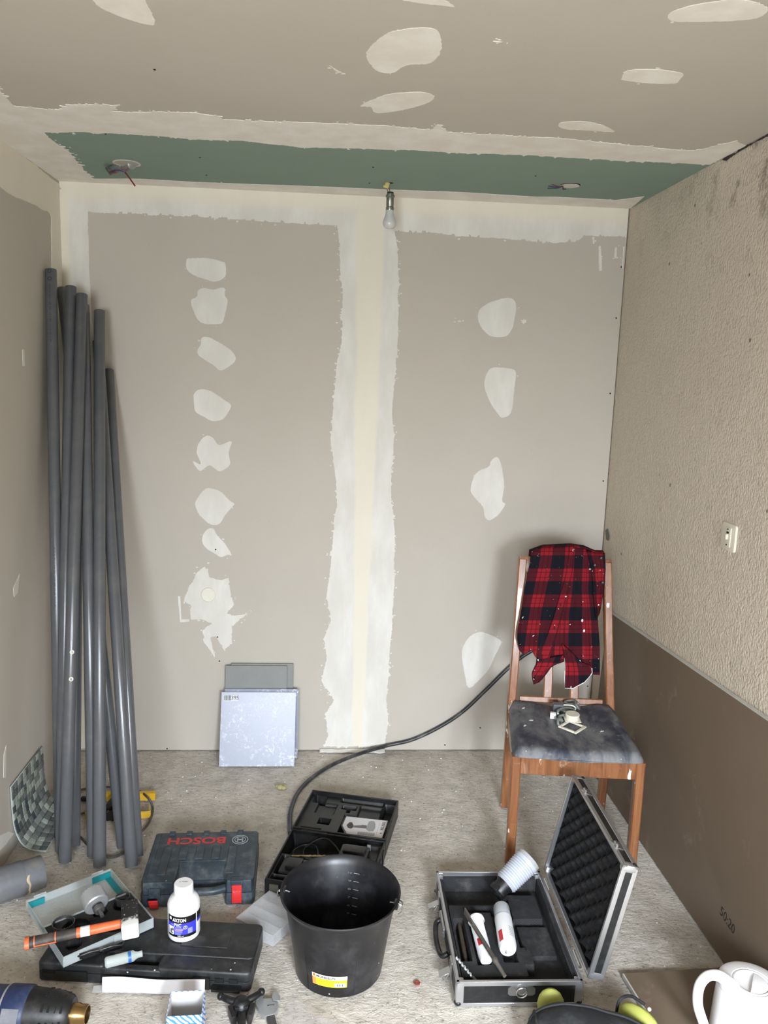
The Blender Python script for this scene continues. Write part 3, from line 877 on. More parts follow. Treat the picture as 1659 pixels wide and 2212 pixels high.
# ---- glue bottle
BT = thing('glue_bottle', 'white plastic PVC glue bottle with blue and black label on the long case', 'bottle', (.655, -1.225, .0588))
M_wp = plain('white_plastic', (232, 232, 232), .3, dust=.08)
obj('body', lathe([(.038, 0), (.043, .002), (.0445, .007), (.0445, .093), (.0435, .100), (.038, .111), (.029, .118), (.0255, .121), (.0255, .128)], 40), M_wp, BT)
cp = obj('cap', lathe([(.0265, .123), (.0272, .125), (.0262, .152), (.0235, .1545), (.0001, .1545)], 40, True, False), M_wp, BT)
obj('lettering', mv(text_fit('D. FABEL', .024, .005), 0, .002, .1548), M_gryp, cp, smooth=False)
A0 = math.atan2(CAM.y + 1.225, CAM.x - .655) - .12
M_lb = plain('blue_label', (58, 60, 200), .35); M_lk = plain('black_label', (20, 16, 18), .35); M_lw = plain('white_print', (236, 236, 240), .4)
M_lo = plain('orange_print', (226, 178, 120), .4); M_lg = plain('grey_photo_print', (96, 96, 100), .4); M_ll = plain('lilac_print', (140, 145, 225), .4)
R = .0446
LB = obj('label', [(wrap(panel(.086, .020, .0003, cy=.058), R, A0 - .05, 0, lift=.0003), 1), (wrap(panel(.086, .034, .0003, cy=.031), R, A0 - .05, 0, lift=.0003), 0), (wrap(panel(.086, .008, .0003, cy=.010), R, A0 - .05, 0, lift=.0003), 1),
                    (wrap(panel(.05, .020, .0003, cx=.072, cy=.058), R, A0 - .05, 0, lift=.0003), 1), (wrap(panel(.05, .010, .0003, cx=.072, cy=.043), R, A0 - .05, 0, lift=.0003), 0)], [M_lb, M_lk], BT)
for o_ in (LB,): o_.location.z = .012
def lab(shape, cx, cy, m, nm):
    o_ = obj(nm, wrap(mv(shape, cx, cy), R, A0 - .05, .012, lift=.0008), m, LB, smooth=False); o_.location.z = -.0; return o_
LB.location.z = 0
for v in LB.data.vertices: v.co.z += .012
lab(text_fit('AXTON', .038, .0105, bold=.03), -.006, .0575, M_lw, 'lettering')
lab(text_fit('colle', .011, .0045), -.027, .0425, M_ll, 'lettering')
lab(text_fit('PVC', .020, .0105, bold=.015), -.010, .043, M_lw, 'lettering')
lab(text_fit('500 ml', .016, .004), -.002, .010, M_lw, 'lettering')
lab(panel(.007, .008, .0002, 4), -.032, .060, M_lw, 'logo')
pc = lab(panel(.018, .024, .0002, 8), -.030, .025, M_lw, 'label_picture')
for (cx, cy, w_, h_) in ((-.030, .023, .006, .011), (-.025, .028, .007, .007), (-.028, .017, .008, .004)): lab(panel(w_, h_, .0005, 4), cx, cy, M_lg, 'label_picture')
for i, w_ in enumerate((.018, .024, .024, .022, .020, .022, .018, .016)):
    lab(panel(w_, .0016, .0003, 6), -.018 + w_ / 2, .036 - i * .0031, M_lo if i in (2, 3) else M_ll, 'label_line')
lab([(v[0], v[1], v[2]) for v in []] and None or mv(ring(.0042, .0052, 0, .0004, 20), 0, 0), .011, .036, M_lw, 'label_symbol')
lab(mv(box(.0012, .006, .0004), 0, 0, 0, rz=-.6), .011, .036, M_lw, 'label_symbol')
lab(panel(.013, .016, .0003, 6), .024, .024, M_ll, 'label_panel')
for i in range(7): lab(mv(panel(.010, .0012, .0003, 4), 0, 0), .068, .012 + i * .0024, M_lk, 'barcode_line')

# ---- hole saw box, open on top of the long case
HS = thing('hole_saw_box', 'open translucent hole saw box with teal edged lid and black insert', 'tool box', (.420, -1.219, .0605), .644)
M_tr = clear('frosted_clear_plastic', (206, 214, 214), .22, .1, .38)
M_teal = plain('teal_plastic', (28, 132, 140), .35)
w, d = .252, .154
obj('tray', [bx(-w / 2, w / 2, -d / 2, d / 2, 0, .002), bx(-w / 2, w / 2, -d / 2, -d / 2 + .002, 0, .030), bx(-w / 2, w / 2, d / 2 - .002, d / 2, 0, .030), bx(-w / 2, -w / 2 + .002, -d / 2, d / 2, 0, .030), bx(w / 2 - .002, w / 2, -d / 2, d / 2, 0, .030), bx(.01, .05, -d / 2 - .004, -d / 2, .004, .03)], M_tr, HS, smooth=False)
def ins(x, y):
    z = .026
    for (cx, cy, r) in ((-.055, .022, .036), (.085, .035, .026), (.02, .045, .02), (.03, -.04, .022), (-.085, -.04, .02)):
        r_ = math.hypot(x - cx, y - cy)
        if r_ < r: z = .006
    return z
obj('insert', hfield(-w / 2 + .003, w / 2 - .003, -d / 2 + .003, d / 2 - .003, 90, 60, ins), M_blk, HS, angle=30)
LD = obj('lid', [bx(-w / 2, w / 2, d / 2 + .004, d / 2 + .147, 0, .0015)], M_tr, HS, smooth=False)
obj('lid_rim', [bx(-w / 2, w / 2, d / 2 + .144, d / 2 + .147, .0015, .026), bx(-w / 2, -w / 2 + .003, d / 2 + .004, d / 2 + .144, .0015, .026), bx(w / 2 - .003, w / 2, d / 2 + .004, d / 2 + .144, .0015, .026)], M_tr, LD, smooth=False)
for sh_ in (bx(-w / 2 + .004, -w / 2 + .010, d / 2 + .01, d / 2 + .14, .002, .004), bx(w / 2 - .022, w / 2 - .004, d / 2 + .02, d / 2 + .142, .002, .0045), bx(-w / 2 + .004, -w / 2 + .05, d / 2 + .138, d / 2 + .1435, .002, .02), bx(w / 2 - .06, w / 2 - .004, d / 2 + .138, d / 2 + .1435, .002, .02)): obj('teal_edging', sh_, M_teal, LD, smooth=False)
for cx in (-.085, .085): obj('clip', bx(cx - .018, cx + .018, d / 2 + .1475, d / 2 + .1505, .006, .03, .001, 1), M_tr, LD)
M_stl = plain('dull_steel', (168, 170, 172), .35, .5, dust=.15)
M_stld = plain('dark_steel', (98, 98, 98), .45, .7, dust=.25)
def holesaw(name, lab, x, y, z, r, h, axis, mat, hub=True, up=True):
    q_ = Vector(axis).normalized().to_track_quat('Z', 'Y')
    o_ = thing(name, lab, 'hole saw', (x, y, z), q_.to_euler(), 'hole saws in the box')
    n = 48
    prof = [(r, 0), (r, h), (r - .002, h), (r - .002, .003), (.0001, .003)]
    vs, fs = lathe([(.0001, 0), (r - .003, 0), (r, .003), (r, h), (r - .0018, h), (r - .0018, .004), (.0001, .004)], n, False, False)
    for k in range(n):
        if k % 2 == 0:
            for j in (3, 4): vs[j * n + k].z -= .003
    obj('cup', (vs, fs), mat, o_)
    if hub: obj('arbor', [lathe([(.0135, -.003), (.0145, 0)], 20), lathe([(.0001, -.04), (.0055, -.04), (.0055, -.022), (.013, -.022), (.015, -.018), (.015, -.008), (.0105, -.004), (.0105, 0)], 20, False, True)], M_stld, o_)
    return o_
g = fl(218, 1950, .125)
holesaw('hole_saw', 'big grey hole saw cup lying tilted on the open box above the hammer', g.x - .005, g.y - .02, .131, .034, .042, (-.55, .75, .28), M_stl)
g = fl(137, 1990, .10)
holesaw('hole_saw', 'wide hole saw ring standing teeth up in the box beside the hammer', g.x, g.y, .069, .030, .030, (0, 0, 1), M_stld, False)
g = fl(265, 1938, .09)
holesaw('hole_saw', 'hole saw ring standing in the box behind the hammer head', g.x, g.y, .069, .021, .026, (0, 0, 1), M_stld, False)

# ---- hammer lying across the box
hp0, hp1 = Vector((.262, -1.322, .108)), Vector((.508, -1.262, .120))
ax = (hp1 - hp0); L = ax.length; q = ax.to_track_quat('X', 'Z')
HM = thing('club_hammer', 'club hammer with orange and black handle and plaster-spattered head', 'hammer', hp0, q.to_euler())
M_or = plain('orange_plastic', (224, 104, 56), .45, dust=.15, dustc=(220, 214, 206), dscale=30)
M_gp = plain('black_rubber_grip', (52, 48, 46), .6, dust=.45, dscale=28, dustc=(120, 104, 94))
def oval(x0, x1, a, b, n=16, seg=6, a1=None, b1=None):
    a1 = a if a1 is None else a1; b1 = b if b1 is None else b1
    vs, fs = [], []
    for j in range(seg + 1):
        t = j / seg; aa = a + (a1 - a) * t; bb = b + (b1 - b) * t
        for k in range(n):
            th = 2 * PI * k / n
            vs.append(Vector((x0 + (x1 - x0) * t, aa * math.cos(th), bb * math.sin(th))))
    for j in range(seg):
        for k in range(n): fs.append([j * n + k, (j + 1) * n + k, (j + 1) * n + (k + 1) % n, j * n + (k + 1) % n])
    fs += [[k for k in range(n)], [seg * n + k for k in range(n)][::-1]]
    return vs, fs
obj('grip', oval(.006, .125, .0165, .013, a1=.0135, b1=.012), M_gp, HM)
obj('butt_cap', oval(-.004, .007, .019, .0145), M_or, HM)
obj('grip_inlay', [oval(.018, .021, .0168, .0137, seg=1), oval(.070, .073, .0155, .0132, seg=1), bx(.02, .072, -.0168, -.0162, -.004, -.001)], M_or, HM)
sft = obj('shaft', oval(.124, L - .004, .014, .0125, a1=.0115, b1=.0115), M_or, HM)
obj('worn_sticker', oval(.134, .158, .0142, .0129, seg=2), plain('torn_white_sticker', (232, 228, 224), .6), sft)
def mat_head():
    t = NT('spattered_steel')
    z = t.sep(t.co())[1]
    f = t.rampf(t.math('ADD', z, t.math('MULTIPLY_ADD', t.noise(55, 5, .7), .07, -.035)), -.030, -.012, 1, 0)
    f2 = t.rampf(t.noise(120, 6, .75), .6, .66, 0, .9)
    t.color(t.mix(t.math('MAXIMUM', f, f2), lin((34, 33, 33)), lin((222, 220, 216))))
    t.set(Roughness=.6)
    t.bump(t.noise(200, 4), .2, .002)
    return t.m
hd_ = obj('head', [box(.046, .112, .044, (L + .008, .012, .0), .006, 2)], mat_head(), HM)

# ---- clear bits by the hammer: safety glasses pouch and little bottle
gp = fl(200, 2030, .062)
SG = thing('safety_glasses', 'black safety glasses half hidden under the hammer handle', 'glasses', (.452, -1.312, .0605), .35)
obj('lens', [mv(box(.052, .004, .018, (0, 0, 0), .0018), -.03, 0, .012), mv(box(.05, .004, .016, (0, 0, 0), .0018), .028, .002, .012)], plain('dark_lens', (20, 20, 22), .1), SG)
obj('frame', [tube(smoothpath([(-.06, .02, .012), (-.058, .0, .014), (-.03, -.003, .020), (0, -.001, .018), (.028, -.001, .020), (.056, .004, .014), (.058, .03, .012)], 6), .0028, 8)], M_blk, SG)
LBt = thing('small_bottle', 'small clear plastic vial with blue band beside the hammer head', 'bottle', (.52, -1.342, .0745), (0, PI / 2, .35))
obj('vial', lathe([(.010, -.05), (.014, -.046), (.014, .022), (.010, .028), (.008, .034), (.008, .045), (.0001, .045)], 24, True, False), clear('cloudy_plastic', (206, 214, 210), .2, .2, .6), LBt)
obj('band', ring(.0142, .0148, .008, .016, 24), plain('blue_band', (40, 96, 160), .4), LBt)

# ---- black case with the charger, open flat
DX = thing('charger_case', 'open black drill case holding charger, cables and manual, behind the bucket', 'tool case', (1.057, -.893, .001), -.252)
w, d = .33, .289
def walls(x0, x1, y0, y1, z0, z1, t=.006, bev=.0015):
    return [bx(x0, x1, y0, y0 + t, z0, z1, bev, 1), bx(x0, x1, y1 - t, y1, z0, z1, bev, 1), bx(x0, x0 + t, y0 + t, y1 - t, z0, z1, bev, 1), bx(x1 - t, x1, y0 + t, y1 - t, z0, z1, bev, 1)]
obj('base', walls(-w / 2, w / 2, -d / 2, d / 2, 0, .062) + [bx(-w / 2 + .003, w / 2 - .003, -d / 2 + .003, d / 2 - .003, 0, .003)] + [bx(w / 2 - .001, w / 2 + .004, -d / 2 + .03 + k * .05, -d / 2 + .05 + k * .05, .005, .055, .001, 1) for k in range(5)], M_caseb, DX)
pk = pockets(.050, [(-.155, .10, .02, .135, -.042), (-.150, -.05, -.09, .01, -.036), (-.15, -.06, -.135, -.10, -.03), (-.03, .15, -.12, .0, -.03), (.06, .15, .03, .12, -.012)], .006)
obj('base_moulding', hfield(-w / 2 + .006, w / 2 - .006, -d / 2 + .006, d / 2 - .006, 80, 70, pk), M_caseb, DX, angle=60)
y0 = d / 2 + .004
LDx = obj('lid', walls(-w / 2, w / 2, y0, y0 + .262, 0, .066) + [bx(-w / 2 + .003, w / 2 - .003, y0 + .003, y0 + .259, 0, .003), bx(-.08, .08, y0 + .262, y0 + .276, .02, .05, .004)], M_caseb, DX)
def uv2(u0, u1, v0, v1, dz):
    return (-w / 2 + w * u0, -w / 2 + w * u1, y0 + .262 * v0, y0 + .262 * v1, dz)
pk2 = pockets(.050, [uv2(.06, .19, .78, .97, -.034), uv2(.22, .34, .26, .40, -.03), uv2(.07, .28, .04, .13, -.03), uv2(.40, .56, .70, .78, -.03), uv2(.47, .50, .62, .72, -.02), uv2(.47, .98, .03, .56, -.022), uv2(.60, .84, .55, .82, -.010), uv2(.86, .97, .50, .94, -.032), uv2(.13, .34, .52, .78, -.010), uv2(.36, .84, .87, .97, -.014)], .005)
obj('lid_moulding', hfield(-w / 2 + .006, w / 2 - .006, y0 + .006, y0 + .256, 100, 84, pk2), M_caseb, LDx, angle=60)
obj('hinge', [cyl(.005, (-.13, d / 2 + .002, .058), (-.04, d / 2 + .002, .058), 10), cyl(.005, (.04, d / 2 + .002, .058), (.13, d / 2 + .002, .058), 10)], M_caseb, DX)
obj('latch', bx(-.148, -.118, -d / 2 - .007, -d / 2, .006, .05, .002), plain('smoky_latch', (84, 80, 72), .3), DX)
obj('latch', bx(.118, .148, -d / 2 - .007, -d / 2, .006, .05, .002), plain('smoky_latch', (84, 80, 72), .3), DX)
# contents of the case (things of their own)
def dx(x, y, z):
    c, s = math.cos(-.252), math.sin(-.252)
    return (1.057 + c * x - s * y, -.893 + s * x + c * y, z)
CH = thing('battery_charger', 'black battery charger with small orange tab in the open drill case', 'charger', dx(-.100, -.042, .0165), -.252)
obj('body', [box(.086, .08, .036, (0, 0, .018), .006, 2), box(.05, .05, .014, (.0, .0, .042), .004)], M_blk, CH)
obj('vent', [bx(-.03 + k * .008, -.026 + k * .008, -.0412, -.04, .008, .016) for k in range(4)], M_dark, CH, smooth=False)
obj('tab', bx(.050, .078, .0, .012, .012, .024, .002), plain('orange_tab', (206, 84, 48), .5), CH)
CBk = tag(obj('charger_cable', tube(smoothpath([dx(-.12, .02, .04), dx(-.135, .07, .03), dx(-.11, .11, .03), dx(-.07, .105, .036), (dx(-.05, .06, .032)), dx(-.09, .05, .028), dx(-.10, .09, .034), dx(-.05, .125, .055), dx(0, .10, .05), dx(.04, .03, .045), dx(.0, .015, .05), dx(-.05, .01, .05)], 8), .0028, 8), M_blk), 'thin black cable coiled in the open drill case', 'cable')
DB = tag(obj('drill_bit', [tube([Vector(dx(-.125, .012, .048)), Vector(dx(-.07, .024, .049))], .0035, 10), tube([Vector(dx(-.07 + .075 * t / 24, .024 + .016 * t / 24, .049)) for t in range(25)], [.0036 + .0009 * math.sin(t * 1.3) for t in range(24)] + [.001], 10)], plain('brassy_steel', (168, 148, 110), .4, .6, dust=.2)), 'brass coloured masonry drill bit lying across the open drill case', 'drill bit')
BTT = thing('battery_pack', 'black battery pack lying in the far side of the open drill case', 'battery', dx(.075, .062, .040), -.252)
obj('body', [box(.095, .07, .024, (0, 0, .012), .005), box(.075, .04, .008, (0, .004, .028), .003)], M_blk, BTT)
obj('clip', box(.012, .004, .02, (.042, .036, .02), .001), M_stl, BTT)
# manual
MN = thing('instruction_manual', 'white instruction booklet with a tool drawing in the open case lid', 'booklet', (0, 0, 0))
def mp(x, y, z): p_ = fl(680 + x / 9.217, 1720 + y / 9.217, z); return (p_.x, p_.y)
ZM = .046
obj('cover', prism([mp(*q_, ZM) for q_ in ((630, 400), (550, 580), (635, 740), (1340, 830), (1455, 490))], ZM - .0035, ZM), M_pap, MN, smooth=False)
obj('spine_print', prism([mp(*q_, ZM) for q_ in ((580, 398), (510, 560), (590, 735), (632, 740), (549, 580), (628, 400))], ZM - .0035, ZM), M_lk, MN, smooth=False)
def mpoly(nm, pts, m, dz=.0004): return obj(nm, prism([mp(*q_, ZM) for q_ in pts], ZM, ZM + dz), m, MN, smooth=False)
mpoly('tool_drawing', [(632, 575), (690, 520), (745, 522), (768, 580), (760, 625), (720, 645), (660, 630)], plain('dark_grey_print', (72, 68, 66), .6))
mpoly('tool_drawing', [(768, 585), (930, 580), (935, 570), (1030, 580), (1030, 640), (990, 642), (768, 620)], plain('mid_grey_print', (112, 110, 110), .6))
mpoly('tool_drawing', [(1050, 570), (1075, 510), (1130, 492), (1190, 505), (1208, 560), (1205, 630), (1165, 695), (1080, 700), (1020, 660), (1030, 600)], plain('pale_grey_print', (156, 156, 158), .6))
mpoly('printed_line', [(1298, 520), (1302, 520), (1222, 765), (1217, 765)], M_gryp)
for k in range(17): mpoly('barcode_line', [(860 + k * 20, 705 + k * 1.7), (870 + k * 20, 706 + k * 1.7), (858 + k * 20, 765 + k * 1.9), (846 + k * 20, 764 + k * 1.9)], plain('mid_grey_print', (112, 110, 110), .6))
pA, pB = Vector(mp(1380, 520, ZM)), Vector(mp(1325, 680, ZM))
dd = (pB - pA)
obj('lettering', mv(text_fit('DEXTER', dd.length, .010), *((pA + pB) / 2), ZM, rz=math.atan2(dd.y, dd.x)), M_ink, MN, smooth=False)
mpoly('printed_mark', [(1295, 725), (1335, 730), (1330, 750), (1290, 745)], plain('red_brown_print', (160, 90, 92), .6))
# ================================================================== BUCKET, ALUMINIUM CASE, FOREGROUND
M_buck = plain('black_bucket_plastic', (21, 21, 25), .36, dust=.2, dscale=11, dustc=(104, 104, 106), bump=.04, specks=.08, spscale=30)
BK = thing('bucket', 'black plastic builders bucket with a yellow label near the bottom', 'bucket', (1.089, -1.297, .001))
HB, RB, RT = .232, .119, .150
def rz_(z): return RB + (RT - RB) * z / HB
prof = [(.0001, .006), (RB - .012, .006), (RB - .004, 0), (RB, .003), (rz_(.1), .1), (RT, HB - .022), (RT + .005, HB - .014), (RT + .0125, HB - .004), (RT + .0145, HB), (RT + .0125, HB + .0025), (RT + .0085, HB), (RT + .0025, HB - .012), (RT - .003, HB - .022), (rz_(.1) - .003, .1), (RB - .004, .010), (.0001, .010)]
obj('pail', lathe(prof, 64, False, False), M_buck, BK)
A0 = math.atan2(CAM.y + 1.297, CAM.x - 1.089)
obj('seam', [tube([(rz_(z) * math.cos(A0 - .72), rz_(z) * math.sin(A0 - .72), z) for z in (.004, .1, .2)], .0009, 6)], M_buck, BK)
obj('seam', [tube([(rz_(z) * math.cos(A0 + .35), rz_(z) * math.sin(A0 + .35), z) for z in (.004, .1, .2)], .0009, 6)], M_buck, BK)
M_ylb = plain('yellow_label', (246, 214, 40), .4); M_org = plain('orange_label', (240, 148, 78), .4)
def bl(shape, cx, cy, m, nm, par=BK, lift=.0007):
    return obj(nm, wrap(mv(shape, cx, cy), rz_(.055), A0 - .19, .055, (RT - RB) / HB, lift), m, par, smooth=False)
ST = bl(panel(.094, .036, .0004, 24), 0, 0, M_ylb, 'label')
for (w_, h_, cx, cy, m) in ((.094, .012, 0, .012, M_lw), (.011, .024, -.0415, -.006, M_org), (.030, .012, .029, -.0095, M_lw), (.008, .008, -.041, .0122, M_org)): bl(panel(w_, h_, .0004, 12), cx, cy, m, 'label_field', ST, .0011)
bl(text_fit('MONDELIN', .050, .0066, bold=.02), -.009, .0115, M_ink, 'lettering', ST, .0016)
bl(mv(text_fit('X', .006, .006), 0, 0), -.041, .0122, M_ink, 'logo', ST, .0016)
bl(text_fit('< >', .010, .0055), .038, .0118, M_gryp, 'symbol', ST, .0016)
for i, (w_, cx) in enumerate(((.05, -.008), (.038, -.012), (.044, -.010), (.03, -.016))): bl(panel(w_, .0012, .0003, 8), cx, .0025 - i * .0042, plain('ochre_print', (178, 146, 40), .5), 'label_line', ST, .0012)
for i, w_ in enumerate((.001, .002, .001, .0022, .001, .0018, .001)): bl(panel(w_, .008, .0003, 2), .0195 + i * .0031, -.0095, M_ink, 'barcode_line', ST, .0016)
# litre marks inside the back
for i in range(6):
    z = HB - .040 - i * .024
    a = PI / 2 - .30
    r = rz_(z) - .0038
    obj('litre_mark', [tube([(r * math.cos(a - t), r * math.sin(a - t), z) for t in (0, .06, .12)], .0007, 5)], M_gryp, BK)
    t_ = text_fit(str(10 - 2 * i) if i == 0 else str(10 - i), .009 if i else .011, .006)
    obj('lettering', ([Vector(((r - .0002) * math.cos(a + .08 - v[0] / r), (r - .0002) * math.sin(a + .08 - v[0] / r), z + v[1])) for v in t_[0]], t_[1]), M_gryp, BK, smooth=False)
M_wire = plain('galvanised_wire', (150, 152, 154), .35, .8)
ha, hb = -.30, PI - .12
for a in (ha, hb):
    c, s = math.cos(a), math.sin(a)
    obj('handle_lug', [mv(box(.012, .026, .018, (0, 0, 0), .003), (RT + .006) * c, (RT + .006) * s, HB - .012, rz=a)], M_buck, BK)
    obj('handle_hook', tube(smoothpath([((RT - .012) * c - .004 * s, (RT - .012) * s + .004 * c, HB - .012), ((RT + .008) * c, (RT + .008) * s, HB - .009), ((RT + .020) * c, (RT + .020) * s, HB - .012), ((RT + .024) * c + .003 * s, (RT + .024) * s, HB - .028), ((RT + .014) * c + .01 * s, (RT + .014) * s - .01 * c, HB - .034)], 5), .0019, 8), M_wire, BK)
path = []
for k in range(25):
    a = ha + (hb - ha) * k / 24
    sag = math.sin(PI * k / 24)
    rr_ = RT + .018 + .012 * sag
    path.append((rr_ * math.cos(a), rr_ * math.sin(a), HB - .014 - .10 * sag))
obj('bail_handle', tube(path, .0019, 8), M_wire, BK)

# ---- translucent organiser box behind the bucket
OG = thing('organiser_box', 'clear compartment box lying half behind the black bucket', 'storage box', (.885, -1.112, .001), -.62)
M_og = clear('milky_plastic', (224, 224, 226), .25, .05, .27)
obj('base', walls(-.062, .075, -.075, .075, 0, .034, .0022, 0) + [bx(-.062, .075, -.075, .075, 0, .002)], M_og, OG, smooth=False)
for k in range(3): obj('divider', bx(-.060, .073, -.038 + k * .038, -.0365 + k * .038, .002, .032), M_og, OG, smooth=False)
obj('lid', [bx(-.064, .077, -.077, .077, .0345, .0365, .0006, 1)], M_og, OG)
obj('catch', bx(-.02, .02, -.0795, -.0765, .016, .036, .0008, 1), M_og, OG)

# ---- aluminium case
M_al = plain('aluminium', (196, 197, 200), .3, .85, dust=.1)
M_pan = plain('black_embossed_panel', (16, 16, 18), .45, dust=.25, dscale=40, dustc=(72, 72, 74), bump=.3, bscale=900)
def mat_foam(n, c):
    t = NT(n)
    w_ = t.new('ShaderNodeTexWave', wave_type='BANDS', bands_direction='DIAGONAL')
    w_.inputs['Scale'].default_value = 75; w_.inputs['Distortion'].default_value = 1.0
    t.link(t.co(), w_.inputs[0])
    col = t.mix(w_.outputs['Fac'], lin(tuple(int(x * .8) for x in c)), lin(tuple(int(x * 1.25) for x in c)))
    col = t.mix(t.rampf(t.noise(13, 8, .7), .5, .8, 0, .5), col, lin((100, 98, 95)))
    t.color(col); t.set(Roughness=.9)
    t.bump(w_.outputs['Fac'], .25, .001)
    return t.m
M_foam = mat_foam('dusty_grey_foam', (34, 34, 36))
def mat_egg():
    t = NT('black_egg_crate_foam')
    t.color(t.mix(t.rampf(t.noise(60, 6, .7), .4, .8, 0, .5), lin((18, 18, 20)), lin((60, 60, 63)))); t.set(Roughness=.95)
    t.bump(t.noise(700, 2), .2, .001)
    return t.m
AC = thing('aluminium_case', 'open aluminium edged black case with dimpled foam lid in front of the chair', 'tool case', (1.562, -1.221, .001), -.018)
w, d, h = .331, .471, .074
X0, X1, Y0, Y1 = -w / 2, w / 2, -d / 2, d / 2
obj('base_panel', walls(X0, X1, Y0, Y1, 0, h - .004, .004, 0) + [bx(X0, X1, Y0, Y1, 0, .003)], M_pan, AC, smooth=False)
e = .0125
def edge(x0, x1, y0, y1, z0, z1): return bx(x0 - .0012, x1 + .0012, y0 - .0012, y1 + .0012, z0, z1, .0012, 1)
for (a, b, c_, d_) in ((X0, X1, Y0, Y0 + .006), (X0, X1, Y1 - .006, Y1), (X0, X0 + .006, Y0, Y1), (X1 - .006, X1, Y0, Y1)):
    obj('rim_profile', edge(a, b, c_, d_, h - .014, h), M_al, AC)
    obj('foot_profile', edge(a, b, c_, d_, 0, .011), M_al, AC)
for sx in (X0, X1):
    for sy in (Y0, Y1):
        obj('corner_post', bx(min(sx, sx - math.copysign(.018, sx)) - .0016, max(sx, sx - math.copysign(.018, sx)) + .0016, min(sy, sy - math.copysign(.018, sy)) - .0016, max(sy, sy - math.copysign(.018, sy)) + .0016, .002, h - .002, .004, 2), M_al, AC)
        obj('corner_cap', mv(ball(.0105, (0, 0, 0), (1, 1, .8)), sx - math.copysign(.006, sx), sy - math.copysign(.006, sy), .009), M_blk, AC)
# foam inside
def foam(x, y):
    z = .016
    def inside(x0, x1, y0, y1): return x0 < x < x1 and y0 < y < y1
    if inside(-.105 - .04, .035, -.195, .10) and (x < .02 or y < -.05): z = .052
    if .035 <= x < .06 and -.15 < y < -.08: z = .050
    if inside(-.10, -.005, .068, .092): z = .022
    if inside(-.138, -.108, -.135, .04): z = .018
    if inside(-.095, -.058, -.150, .045): z = .034
    if inside(-.020, .018, -.140, .075): z = .032
    if inside(.045, .135, .055, .165): z = .040 - .12 * max(0, .10 - y) * .5
    if inside(.05, .14, -.09, .035): z = .028
    return z + .0012 * mnoise.noise(Vector((x * 40, y * 40, 2)))
obj('foam_insert', hfield(X0 + .010, X1 - .010, Y0 + .010, Y1 - .010, 110, 150, foam), M_foam, AC, angle=60)
obj('foam_lining', walls(X0 + .005, X1 - .005, Y0 + .007, Y1 - .007, .004, h - .013, .012, .002), M_foam, AC)
M_chr = plain('chrome', (200, 202, 205), .15, .95)
for yy in (-.145, .135):
    obj('draw_latch', [bx(X0 - .005, X0, yy - .016, yy + .016, .018, .066, .001, 1), mv(bx(-.034, .0, -.013, .013, -.002, .002, .001, 1), X0 - .004, yy, .036, ry=-.45), tube(smoothpath([(X0 - .008, yy - .012, .034), (X0 - .022, yy - .012, .012), (X0 - .022, yy + .012, .012), (X0 - .008, yy + .012, .034)], 4), .0014, 6)], M_chr, AC)
hn = obj('carry_handle', [tube(smoothpath([(X0 - .004, -.09, .04), (X0 - .020, -.085, .03), (X0 - .026, -.04, .022), (X0 - .026, .01, .022), (X0 - .020, .05, .03), (X0 - .004, .055, .04)], 6), .0075, 10)], M_blk, AC)
obj('handle_plate', bx(X0 - .009, X0 - .0005, -.012, .075, .028, .056, .002, 1), M_al, hn)
obj('ring_plate', [prism([(-.036, -.010), (-.030, -.015), (.030, -.015), (.036, -.010), (.036, .006), (.028, .012), (-.028, .012), (-.036, .006)], 0, .0018)], M_chr, AC, (.005, Y0 - .0005, .048), (PI / 2, 0, 0))
obj('strap_ring', tube([( .005 + .014 * math.cos(k * PI / 10), Y0 - .006, .044 + .014 * math.sin(k * PI / 10)) for k in range(20)], .0019, 8, closed=True), M_chr, AC)
# lid on its hinge
la = 1.366
LR = Matrix.Translation((X1 + .012, 0, h + .008)) @ Matrix(((math.cos(la), 0, -math.sin(la), 0), (0, 1, 0, 0), (math.sin(la), 0, math.cos(la), 0), (0, 0, 0, 1)))
# lid frame: x up the lid, y along the hinge, z towards the inside of the case
LDp = obj('lid', xf((lambda L: ([v for s in L for v in s[0]], [[i + sum(len(t[0]) for t in L[:k]) for i in f] for k, s in enumerate(L) for f in s[1]]))([bx(0, w, Y0, Y1, -.042, -.039)] + walls(0, w, Y0, Y1, -.040, -.003, .004, 0)), LR), M_pan, AC, smooth=False)
def lpart(nm, sh, m, **k): return obj(nm, xf(sh, LR), m, LDp, **k)
for (a, b, c_, d_) in ((0, w, Y0, Y0 + .006), (0, w, Y1 - .006, Y1), (0, .006, Y0, Y1), (w - .006, w, Y0, Y1)):
    lpart('rim_profile', edge(a, b, c_, d_, -.013, 0), M_al)
    lpart('outer_profile', edge(a, b, c_, d_, -.0435, -.031), M_al)
for sx in (0, w):
    for sy in (Y0, Y1):
        cx = sx + (.009 if sx == 0 else -.009); cy = sy + (.009 if sy < 0 else -.009)
        lpart('corner_post', box(.021, .021, .04, (cx, cy, -.0215), .005, 2), M_al)
        lpart('corner_cap', mv(ball(.0105, (0, 0, 0), (1, 1, .8)), cx + (-.003 if sx == 0 else .003), cy, -.035), M_blk)
pz = .034
def egg(x, y): return -.022 + .014 * math.cos(2 * PI * x / .052) * math.cos(2 * PI * y / .052)
lpart('dimpled_foam', hfield(.008, w - .008, Y0 + .008, Y1 - .008, 110, 150, egg), mat_egg())
for yy in (-.145, .135): lpart('catch_plate', bx(w - .001, w + .003, yy - .018, yy + .018, -.030, -.004, .001, 1), M_chr)
for yy in (-.145, .135): lpart('catch_hook', bx(w + .002, w + .010, yy - .010, yy + .010, -.016, -.008, .0015, 1), M_chr)
